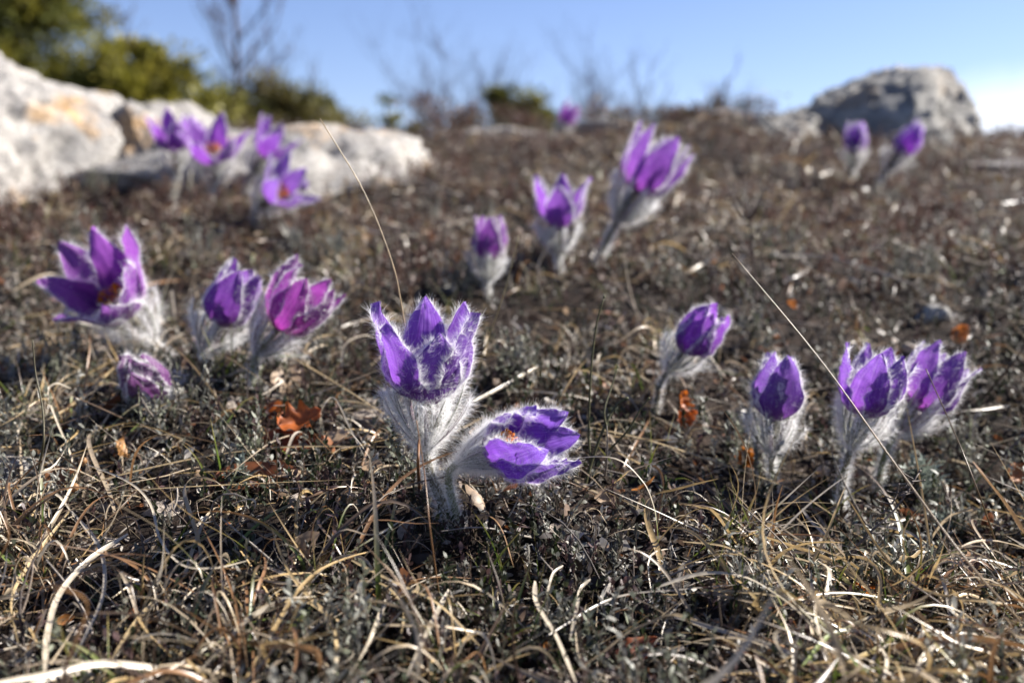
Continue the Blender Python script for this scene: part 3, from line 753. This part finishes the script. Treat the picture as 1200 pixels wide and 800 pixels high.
for k in range(22):
    t = .25 + .72 * rs.random(); px = 985 + 93 * t; py = 660 - 108 * t; sx = rs.normal(0, 14); sy = -abs(rs.normal(0, 10)) + 2
    L_.append(uw([(px, py, d + .005 * t), (px + sx * .6, py + sy * .4, d + .006), (px + sx, py + sy, d + .006)]))
branching(at(985, 660, d), L_, .0006, (.16, .13, .11), 'grey twiggy sprig with short side hooks before the silvery rosette', knobs=True)

# seed heads
for (px, py, lab) in ((97, 540, 'small round tan seed head, upper of the two at left'), (87, 571, 'small round brown seed head, lower of the two at left')):
    p, _ = hit(px, py, .018)
    root = thing('seed_head', p, lab, 'seed head')
    mb = MB(); ellipsoids(mb, p[None], np.array([[.8, -.2, .5]]), .0024, .0021, (.42, .22, .09), m=12, k=9); mb.build('capsule', M_dead, root, p)
    mb = MB(); e = p + np.array([.002, 0, .001]); tubes(mb, catmull([e, p + np.array([-.006, .004, -.007]), [p[0] - .012, p[1] + .006, float(Z(p[0] - .012, p[1] + .006))]], 8), .00028, (.1, .07, .04), 5); mb.build('stalk', M_twig, root, p)

# dead leaves
def dead_leaf(px, py, L, W, az, el, roll, curl, cup, colr, label, h=.006, name='dead_leaf', group=None, lobes=0):
    p, _ = hit(px, py, h)
    T, U = np.meshgrid(np.linspace(0, 1, 22), np.linspace(-1, 1, 13), indexing='ij')
    w = W * np.sin(np.clip(T, 0, 1) ** .8 * math.pi) ** .7 * (1 + lobes * .3 * np.sin(T * 22)) + .0002
    a = curl * (T - .5); x = L * np.sin(a) / max(abs(curl), .01) * (1 if curl else 1); z = L * (1 - np.cos(a)) / max(abs(curl), .01)
    y = U * w; z = z + cup * .02 * (U * w) ** 2 / W + .0016 * vnoise(np.stack([T * 5 + px, U * 2, 0 * T], -1), 4) * (np.abs(U) + .3) - .0006 * np.exp(-(U / .1) ** 2)
    v = np.stack([x, y, z], -1)
    ca, sa = math.cos(roll), math.sin(roll); v = np.stack([v[..., 0], v[..., 1] * ca - v[..., 2] * sa, v[..., 1] * sa + v[..., 2] * ca], -1)
    ca, sa = math.cos(el), math.sin(el); v = np.stack([v[..., 0] * ca - v[..., 2] * sa, v[..., 1], v[..., 0] * sa + v[..., 2] * ca], -1)
    ca, sa = math.cos(az), math.sin(az); v = np.stack([v[..., 0] * ca - v[..., 1] * sa, v[..., 0] * sa + v[..., 1] * ca, v[..., 2]], -1)
    v = v + p; v = clampz(v.reshape(-1, 3), .001 + .0 * v.reshape(-1, 3)[:, 2])
    mb = MB(); b = (np.arange(21) * 13)[:, None] + np.arange(12)[None]
    c = np.array(colr)[None] * (1 + .35 * vnoise(np.stack([T.ravel() * 7 + py, U.ravel() * 3, 0 * T.ravel()], -1), 8))[:, None]
    mb.add(v, np.stack([b, b + 1, b + 14, b + 13], -1).reshape(-1, 4), c)
    tag(mb.build(name, M_dead, None, p), label, 'dead leaf', group)
OR = (.42, .11, .025); TN = (.5, .36, .24)
dead_leaf(352, 492, .026, .008, .3, .3, .9, 1.2, 30, OR, 'bright rust orange dead leaf standing left of the centre flower', h=.012, lobes=1)
dead_leaf(318, 484, .022, .007, 2.6, .1, -.7, 1.5, 20, OR, 'rust orange curled leaf at the foot of the magenta flower', h=.008)
dead_leaf(335, 445, .026, .009, 1.2, .5, .8, .8, 15, TN, 'tan crumpled leaf beside the stem of the magenta flower', h=.008)
dead_leaf(345, 520, .034, .008, .1, .05, .6, .9, 25, (.26, .07, .025), 'dark red brown leaf under the bright orange one', h=.004)
dead_leaf(300, 560, .042, .009, .15, .1, .7, .8, 20, (.24, .08, .03), 'long dark brown leaf lying under the thin straws at left', h=.006)
dead_leaf(396, 516, .02, .006, -.5, .4, .8, 1.0, 20, TN, 'small tan leaf flake right of the orange leaf', h=.01)
dead_leaf(72, 560, .022, .006, .2, .2, .8, 1.0, 20, (.35, .15, .06), 'brown leaf flake just below the round seed heads', h=.006)
dead_leaf(140, 530, .02, .006, 2, .3, .8, 1.6, 20, (.5, .26, .1), 'tan orange curled leaf right of the seed heads', h=.006)
dead_leaf(800, 470, .014, .005, 1.4, 1.0, .8, .9, 20, (.6, .16, .02), 'orange leaf upright behind the fallen straw, upper of a pair', h=.01, lobes=1)
dead_leaf(806, 490, .014, .005, .4, .6, .8, .9, 20, (.55, .12, .02), 'orange leaf low on the ground, lower of a pair', h=.006, lobes=1)
dead_leaf(874, 538, .014, .006, .4, .5, .8, 1.2, 20, (.65, .2, .02), 'orange leaf at the foot of the closed egg shaped flower', h=.008, lobes=1)
dead_leaf(1125, 392, .018, .006, .4, .7, .8, 1.2, 20, (.65, .2, .04), 'orange leaf on the slope above the rightmost near flower', h=.01)
dead_leaf(1015, 695, .014, .005, 2.3, .5, .8, 1.2, 20, (.6, .17, .03), 'small orange leaf deep in the right foreground', h=.008)
dead_leaf(1190, 555, .018, .006, .6, .4, .8, 1.2, 20, (.55, .22, .08), 'orange brown leaf at the right edge', h=.01)
dead_leaf(745, 762, .02, .005, .4, .3, .8, 1.2, 20, (.24, .07, .035), 'dark reddish leaf at the bottom edge right of centre', h=.006)
m = MB(); n = 260
x, y = scatter(n, .22, 2.0); L = .005 + rng.random(n) ** 2 * .014
d, a = horiz(n, rng.normal(.3, .4, n)); P = grow(gp(x, y, .003 + rng.random(n) * .006), d, L, 6, rdir(n), rng.normal(0, 1.6, n)); P = clampz(P, .001)
ribbons(m, P, np.array([.15, .7, 1, .95, .6, .1])[None] * (L * .28)[:, None], pick([(.36, .13, .04), (.2, .08, .04), (.42, .3, .2), (.5, .2, .05)], n, .15, [.14, .38, .4, .08])[:, None], fold=.5)
tag(m.build('leaf_litter', M_dead), 'small orange brown dead leaves strewn through the ground cover', 'litter', kind='stuff')

# silvery rosettes
def rosette(px, py, r, label, n=60, c=(.3, .36, .32)):
    p, _ = hit(px, py, .004); p[2] = float(Z(p[0], p[1])); root = thing('silvery_rosette', p, label, 'plant')
    mb = MB(); tubes(mb, catmull([p, p + [0, 0, r * .4], p + [.1 * r, 0, r * .8]], 6), .0007, (.2, .2, .15), 5); mb.build('stem', M_stem, root, p)
    mb = MB(); a = rng.random(n) * 6.28; el = rng.random(n) * 1.35; d = np.stack([np.cos(a) * np.cos(el), np.sin(a) * np.cos(el), np.sin(el)], -1)
    b = p + np.stack([0 * a, 0 * a, r * .8 * rng.random(n)], -1)
    P = grow(b, d, r * (.5 + .5 * rng.random(n)), 7, nrm(np.cross(d, [0, 0, 1.0]) + 1e-6), rng.normal(.3, .5, n))
    ribbons(mb, P, np.array([.3, .5, .8, 1, .9, .6, .1])[None] * .0011 * (.7 + .5 * rng.random(n))[:, None], pick([c], n, .12)[:, None], fold=.3, up=np.broadcast_to(np.array([0, -.3, 1.0]), P.shape))
    # side lobes
    i = np.repeat(np.arange(n), 4); k = np.tile([2, 3, 4, 5], n); pb = P[i, k]; dd = tang(P)[i, k]; sd = nrm(np.cross(dd, [0, 0, 1.0])) * np.where(np.arange(len(i)) % 2, 1, -1)[:, None]
    Q = grow(pb, nrm(dd * .7 + sd), np.full(len(i), .0035), 4, rdir(len(i)), rng.normal(0, .4, len(i)))
    ribbons(mb, Q, np.array([.5, 1, .8, .1])[None] * np.full((len(i), 1), .0005), pick([c], len(i), .12)[:, None])
    mb.build('leaves', M_leaf, root, p)
rosette(1078, 580, .02, 'silvery green feathery rosette below the rightmost near flower', 70)
rosette(1105, 630, .014, 'small blue grey rosette among the straws below the larger rosette', 44)
rosette(282, 566, .012, 'tiny silvery green rosette under the dark brown leaf at left', 30)
rosette(398, 312, .026, 'grey green rosette left of the closed uphill bud', 60, (.34, .36, .32))
rosette(345, 300, .024, 'grey rosette uphill of the magenta tinged flower', 60, (.36, .36, .33))

# ------------------------------------------------------------------ rocks
def sphere_grid(nu=90, nv=60):
    u = np.linspace(0, 2 * math.pi, nu, endpoint=False); v = np.linspace(-math.pi / 2, math.pi / 2, nv)
    Vv, Uu = np.meshgrid(v, u, indexing='ij')
    P = np.stack([np.cos(Vv) * np.cos(Uu), np.cos(Vv) * np.sin(Uu), np.sin(Vv)], -1)
    i = np.arange(nv - 1)[:, None] * nu; j = np.arange(nu)[None]; j2 = (j + 1) % nu
    return P.reshape(-1, 3), np.stack([i + j, i + j2, i + nu + j2, i + nu + j], -1).reshape(-1, 4)
def rock(name, cen, size, label, mat, pn=3.0, seed=0, amp=.22, yaw=0.0, freq=2.0, tilt=0.0, cat='rock', res=(140, 90), shape=None, group=None):
    P, F = sphere_grid(*res)
    k = (np.abs(P) ** pn).sum(1) ** (-1 / pn); Q = P * k[:, None]
    # planar facets: cut by random planes for broken stone
    rs = np.random.default_rng(seed)
    for _ in range(14):
        nn = rs.normal(size=3); nn /= np.linalg.norm(nn); off = .72 + .25 * rs.random()
        e = Q @ nn - off; Q = Q - np.maximum(e, 0)[:, None] * nn * .9
    Q = Q * (1 + amp * fbm(P * freq + seed, 5, seed)[:, None] - .5 * amp * np.abs(fbm(P * freq * 2.2 + seed + 9, 4, seed + 3))[:, None] + .25 * amp * fbm(P * freq * 7 + seed, 3, seed + 5)[:, None])
    if shape: Q = shape(Q)
    Q = Q * np.asarray(size)
    c, s = math.cos(tilt), math.sin(tilt); Q = np.stack([Q[:, 0] * c + Q[:, 2] * s, Q[:, 1], -Q[:, 0] * s + Q[:, 2] * c], -1)
    c, s = math.cos(yaw), math.sin(yaw); Q = np.stack([Q[:, 0] * c - Q[:, 1] * s, Q[:, 0] * s + Q[:, 1] * c, Q[:, 2]], -1)
    mb = MB(); mb.add(Q + cen, F)
    return tag(mb.build(name, mat, None, cen), label, cat, group)
def pxs(w, d): return w * d / FPX
BACK = lambda Q: Q + np.stack([0 * Q[:, 0], .55 * np.maximum(Q[:, 2] + .3, 0), 0 * Q[:, 0]], -1)
rock('limestone_outcrop', at(-15, 212, 1.34), (.235, .2, .2), 'big bright pale limestone outcrop with orange stains at the left edge', M_lime, 2.8, 3, .24, .3, tilt=.22, shape=BACK)
rock('limestone_ledge', at(290, 232, 1.40), (.25, .18, .122), 'long low pale limestone ledge behind the left flower group', M_lime, 3.4, 8, .2, .05, 2.8, shape=BACK)
rock('limestone_block', at(200, 214, 1.4), (.13, .13, .118), 'rounded pale block between the big outcrop and the long ledge', M_lime, 3.0, 15, .2, .4, 2.6, shape=BACK)
rock('limestone_block', at(445, 216, 1.55), (.11, .16, .085), 'pale orange stained block at the right end of the ledge', M_lime, 3.0, 12, .22, .2, 2.6, shape=BACK)
rock('grey_boulder', at(1018, 166, 1.82), (.215, .16, .132), 'grey weathered boulder with shadowed hollows on the right skyline', M_grey, 3.4, 27, .26, -.6, 2.2, tilt=.05, shape=BACK)
rock('low_stone', at(915, 168, 1.78), (.09, .09, .05), 'low dark grey stone against the left foot of the grey boulder', M_grey, 2.6, 23, .25)
rock('low_stone', at(590, 172, 2.0), (.13, .1, .035), 'low pale stone on the crest below the small evergreens', M_lime, 2.6, 31, .25)
rock('low_stone', at(715, 158, 2.05), (.10, .1, .032), 'low pale stone on the crest right of the lone skyline flower', M_lime, 2.6, 33, .25)
rock('flat_slab', at(1185, 205, 1.5), (.13, .1, .025), 'flat pale slab at the right edge beyond the boulder', M_lime, 2.8, 36, .25)
rock('flat_slab', at(835, 142, 2.0), (.06, .07, .02), 'thin pale slab on the brown mound left of the boulder', M_lime, 2.8, 39, .25)
p, _ = hit(452, 498, .0); rock('flat_pebble', p + [0, .004, 0], (.022, .014, .01), 'pinkish flat stone behind the furry collar of the centre flower', M_peb, 2.6, 41, .2, cat='stone', res=(50, 34))
p, _ = hit(6, 555, .0); rock('flat_pebble', p, (.02, .012, .009), 'pale whitish stone at the left edge below the rising straw', M_lime, 2.6, 43, .2, cat='stone', res=(50, 34))
p, _ = hit(1092, 372, .0); rock('flat_pebble', p, (.014, .012, .01), 'grey pebble on the slope behind the right flowers', M_grey, 2.6, 45, .2, cat='stone', res=(50, 34))
STK = 'bleached dead sticks lying on the upper slope'
for k in range(26):
    px = rng.uniform(380, 1190); py = rng.uniform(195, 400); a = rng.normal(0, .35); l = rng.uniform(14, 45)
    if abs(px - 905) < 140 and py > 360: continue
    pts = [(px, py), (px + l * .5 * math.cos(a), py + l * .5 * math.sin(a) + rng.normal(0, 2)), (px + l * math.cos(a), py + l * math.sin(a))]
    straw(pts, rng.uniform(.0008, .0019), PALE if k % 2 else (.42, .39, .35), 'short bleached dead stick lying on the upper slope', .01, name='dead_stick', cat='stick', group=STK, n=10)
# many small pebbles (uncountable grit)
P0, F0 = sphere_grid(7, 5); mb = MB(); n = 500
x, y = scatter(n, .25, 2.4); s_ = .0015 + rng.random(n) ** 3 * .008
sc = np.stack([s_ * (.8 + .5 * rng.random(n)), s_, s_ * .6], -1)
v = P0[None] * (1 + .2 * rng.normal(size=(n, len(P0), 1))) * sc[:, None] + gp(x, y, .001)[:, None]
mb.add(v, (F0[None] + (np.arange(n) * len(P0))[:, None, None]).reshape(-1, 4))
tag(mb.build('gravel', M_peb, smooth=False), 'small stones and grit in the soil of the slope', 'gravel', kind='stuff')

# ------------------------------------------------------------------ shrubs and trees behind the crest
def limbs(base, H, spread, n1, n2_, n3, r0, rs, lean=(0, 0)):
    """returns list of polylines with radii; generation 0 = trunk"""
    out = []; lean = np.array([lean[0], lean[1], 0.0])
    T = np.array([base + np.array([0, 0, 1.0]) * H * t + lean * H * t * t + rs.normal(0, .012 * H, 3) * (t > 0) for t in np.linspace(0, 1, 7)])
    out.append((catmull(T, 14), r0, 0))
    def child(P, r, g, n, ln, sp):
        for _ in range(n):
            i = rs.integers(3 if g == 1 else 2, len(P) - 1); d = nrm(P[i] - P[i - 1]); o = nrm(rs.normal(size=3) * [1, 1, .4])
            dd = nrm(d * (1 - sp) + o * sp + [0, 0, .25]); l = ln * (.5 + rs.random() * .8) * (1.15 - .6 * i / len(P))
            Q = catmull([P[i], P[i] + dd * l * .4 + rs.normal(0, .03 * l, 3), P[i] + (dd + [0, 0, .2]) * l * .75 + rs.normal(0, .05 * l, 3), P[i] + (dd + [0, 0, .35]) * l], 8)
            rr = r * .5 * (1 - .5 * i / len(P)); out.append((Q, rr, g))
            if g == 1: child(Q, rr, 2, n2_, ln * .5, sp)
            elif g == 2: child(Q, rr, 3, n3, ln * .4, sp)
    child(out[0][0], r0, 1, n1, H * spread, .6)
    return out
def shrub(px, d, top_py, wpx, label, seed, leaves=True, colr=((.19, .18, .03), (.25, .225, .035), (.1, .11, .025)), nleaf=5000, name='evergreen_shrub', r0=None, n=(9, 5, 3),
          cat='shrub', group=None, bark=(.12, .09, .07), spread=None, clump=60, lsz=.022, lean=(0, 0)):
    rs = np.random.default_rng(seed); nleaf = int(nleaf * 2.4); lsz *= 1.5; clump = int(clump * 1.5)
    q = at(px, 400, d); base = np.array([q[0], q[1], float(Z(q[0], q[1])) - .02]); base0 = base.copy()
    top = at(px, top_py, d); H = top[2] - base[2]; w = wpx * d / FPX / 2
    sp = spread or w / H * 1.1
    root = thing(name, base, label, cat, group)
    Ls = limbs(base, H * (.95 if leaves else 1), sp, *n, r0 or H * .018, rs, lean)
    for g, nm in ((0, 'trunk'), (1, 'branches')):
        mb = MB()
        for P, r, gg in Ls:
            if (gg == 0) == (g == 0): tubes(mb, P, (r * np.linspace(1, .35, len(P)))[None], bark, 5)
        mb.build(nm, M_bark, root, base0)
    if leaves:
        ends = np.array([P[rs.integers(3, len(P))] for P, r, g in Ls if g >= 1])
        u = rs.normal(size=(clump, 3)); u = nrm(u) * (rs.random((clump, 1)) ** .4)
        cc = base + [0, 0, H * .55] + u * [w, w * .8, H * .43]
        cc = cc[cc[:, 2] > base[2] + .02]
        cen = np.concatenate([cc, ends[rs.integers(0, len(ends), clump)]])
        cen = cen[cen[:, 2] < base[2] + H * 1.0]; cen[:, 0] = base[0] + np.clip(cen[:, 0] - base[0], -w * 1.1, w * 1.1)
        cr = (.05 + .09 * rs.random(len(cen))) * max(w, .15) * 2.2; shade = pick(colr, len(cen), .2)
        i = rng.integers(0, len(cen), nleaf); o = nrm(rng.normal(size=(nleaf, 3))) * (rng.random((nleaf, 1)) ** .5) * cr[i][:, None] * [1.2, 1.2, .7]
        b = cen[i] + o; dd = nrm(o + rng.normal(0, .3, (nleaf, 3)) * cr[i][:, None] + [0, 0, .03])
        nleaf_ = nleaf; P = grow(b, dd, lsz * (.5 + rng.random(nleaf)), 3, rdir(nleaf), rng.normal(0, .5, nleaf))
        mb = MB(); ribbons(mb, P, np.array([.4, 1, .15])[None] * lsz * .22 * np.ones((nleaf, 1)), (shade[i] * (1 + .2 * rng.normal(size=(nleaf, 1))))[:, None])
        mb.build('crown', M_ever, root, base0)
BG = 'evergreen shrubs beyond the crest'
shrub(35, 4.6, -60, 270, 'tall dark olive evergreen at the top left above the outcrop', 1, nleaf=13000, clump=110, group=BG)
shrub(150, 4.3, 58, 150, 'yellowish green evergreen stepping down right of the tallest one', 2, nleaf=9000, clump=80, group=BG, colr=((.26, .24, .03), (.3, .26, .04), (.16, .16, .03)))
shrub(-90, 4.8, -90, 260, 'dark evergreen reaching in from the left edge', 9, nleaf=7000, clump=80, group=BG, colr=((.1, .11, .03), (.16, .15, .04)))
shrub(205, 4.5, 74, 210, 'mid height olive shrub left of the bare tree', 3, nleaf=10000, clump=100, group=BG)
shrub(290, 4.7, 100, 170, 'low brownish green shrub at the foot of the bare tree', 4, nleaf=8000, clump=80, group=BG, colr=((.17, .15, .05), (.2, .16, .06)))
shrub(385, 4.9, 118, 150, 'lowest green shrub sinking behind the ledge', 5, nleaf=5000, clump=50, group=BG, colr=((.17, .16, .04), (.2, .17, .05)))
shrub(455, 4.2, 112, 40, 'small slim evergreen tip above the orange stained block', 6, nleaf=1300, clump=16, group=BG, lsz=.016)
shrub(482, 4.2, 138, 60, 'low rounded green shrub right of the slim evergreen tip', 16, nleaf=1500, clump=20, group=BG, lsz=.016)
shrub(596, 3.6, 108, 40, 'small green conifer left of a pair on the crest', 7, nleaf=2600, clump=26, group=BG, lsz=.014, colr=((.15, .15, .03), (.2, .18, .035)))
shrub(628, 3.6, 104, 42, 'small green conifer right of a pair on the crest', 8, nleaf=2600, clump=26, group=BG, lsz=.014, colr=((.17, .17, .03), (.22, .2, .035)))
shrub(548, 3.7, 142, 60, 'dark twiggy low shrub left of the conifer pair', 18, nleaf=900, clump=20, group=BG, lsz=.014, colr=((.07, .06, .04), (.09, .08, .04)))
BB = 'bare leafless trees and bushes beyond the crest'
shrub(284, 5.2, -50, 170, 'tall bare leafless tree behind the green shrubs at left', 11, leaves=False, name='bare_tree', cat='tree', n=(26, 9, 5), r0=.024, group=BB, spread=.18, bark=(.1, .075, .075))
shrub(528, 3.8, 48, 90, 'slender bare bush with tall whip shoots left of the conifer pair', 12, leaves=False, name='bare_bush', n=(16, 7, 4), r0=.007, group=BB, spread=.35, bark=(.09, .07, .08), lean=(-.05, 0))
shrub(572, 3.9, 75, 80, 'thin bare bush right behind the tall whip shoots', 13, leaves=False, name='bare_bush', n=(16, 8, 4), r0=.006, group=BB, spread=.35, bark=(.09, .07, .08), lean=(.05, 0))
shrub(690, 3.2, 92, 90, 'small bare bush rising behind the lone skyline flower', 14, leaves=False, name='bare_bush', n=(16, 8, 5), r0=.006, group=BB, spread=.4, bark=(.06, .05, .07))
shrub(822, 3.0, 92, 50, 'spindly bare sprig leaning right on the brown mound', 15, leaves=False, name='bare_bush', n=(9, 5, 2), r0=.0065, group=BB, spread=.3, bark=(.06, .05, .07), lean=(.12, 0))
shrub(748, 3.1, 105, 60, 'low bare sprig between the skyline flower and the brown mound', 25, leaves=False, name='bare_bush', n=(10, 5, 2), r0=.0065, group=BB, spread=.4, bark=(.07, .05, .06))

rs2 = np.random.default_rng(77)
for k, px in enumerate((505, 545, 590, 628, 700, 735, 775, 805, 838, 872, 1155, 1190)):
    hpx = rs2.uniform(14, 34)
    shrub(px + rs2.uniform(-8, 8), rs2.uniform(1.95, 2.15), 152 - hpx + (25 if px > 1100 else 0), rs2.uniform(34, 60), 'low reddish brown twiggy heath bush fringing the crest of the slope', 200 + k, nleaf=260, clump=14, lsz=.005,
          name='heath_bush', n=(12, 6, 3), r0=.0011, group='low twiggy heath bushes along the crest', colr=((.12, .06, .045), (.18, .11, .09), (.09, .08, .04)), bark=(.1, .06, .055), spread=.8)
# ------------------------------------------------------------------ light, sky
SUN_AZ = 72.0; SUN_EL = 37.0     # degrees right of the viewing direction, height
az = R(SUN_AZ); el = R(SUN_EL)
sd = np.array([math.sin(az) * math.cos(el), math.cos(az) * math.cos(el), math.sin(el)])
from mathutils import Vector
sl = bpy.data.lights.new('sun', 'SUN'); sl.energy = 5.0; sl.angle = R(.55); sl.color = (1, .95, .88)
so = bpy.data.objects.new('sun', sl); col.objects.link(so); so.rotation_euler = Vector(sd).to_track_quat('Z', 'Y').to_euler()
w = bpy.data.worlds.new('World'); scene.world = w; w.use_nodes = True
nt = w.node_tree; nt.nodes.clear(); out = nt.nodes.new('ShaderNodeOutputWorld'); bg = nt.nodes.new('ShaderNodeBackground')
sky = nt.nodes.new('ShaderNodeTexSky'); sky.sky_type = 'NISHITA'; sky.sun_disc = False
sky.sun_elevation = el; sky.sun_rotation = az; sky.altitude = 600; sky.air_density = 1.0; sky.dust_density = .3; sky.ozone_density = 5.0
tc = nt.nodes.new('ShaderNodeTexCoord')
# a bank of white cloud low in the sky on the right
def cloud_mask():
    d = nrm(ray(1225, 168)); dn = nt.nodes.new('ShaderNodeVectorMath'); dn.operation = 'DISTANCE'
    mp = nt.nodes.new('ShaderNodeMapping'); mp.inputs['Scale'].default_value = (1, 1, 1.6)
    nt.links.new(tc.outputs['Generated'], mp.inputs['Vector']); nt.links.new(mp.outputs[0], dn.inputs[0]); dn.inputs[1].default_value = (d[0], d[1], d[2] * 1.6)
    no = N(nt, 'ShaderNodeTexNoise', Scale=14.0, Detail=5.0); nt.links.new(tc.outputs['Generated'], no.inputs['Vector'])
    ma = nt.nodes.new('ShaderNodeMath'); ma.operation = 'MULTIPLY_ADD'; nt.links.new(no.outputs['Fac'], ma.inputs[0]); ma.inputs[1].default_value = .09; nt.links.new(dn.outputs['Value'], ma.inputs[2])
    return ramp(nt, ma.outputs[0], [(.04, (1, 1, 1)), (.18, (0, 0, 0))])
cm = cloud_mask()
c = mul(nt, sky.outputs[0], (1.13, .97, 1.03))
c = mul(nt, c, (9.0, 9.3, 10.2), cm, 'MIX')
bg.inputs['Strength'].default_value = .053
nt.links.new(c, bg.inputs['Color']); nt.links.new(bg.outputs[0], out.inputs['Surface'])

cd = bpy.data.cameras.new('camera'); cam = bpy.data.objects.new('camera', cd); col.objects.link(cam)
cam.location = CAM; cam.rotation_euler = (R(90) + PITCH, 0, 0); cd.lens = 35; cd.sensor_width = 36; cd.sensor_fit = 'HORIZONTAL'
cd.clip_start = .01; cd.clip_end = 3000
cd.dof.use_dof = True; cd.dof.focus_distance = focus; cd.dof.aperture_fstop = 5.6; cd.dof.aperture_blades = 9
scene.camera = cam
scene.render.resolution_x = 1024; scene.render.resolution_y = 682
scene.render.engine = 'CYCLES'
vs = scene.view_settings; vs.view_transform = 'Standard'; vs.look = 'None'; vs.gamma = 1; vs.exposure = 1.64
print('focus', focus)
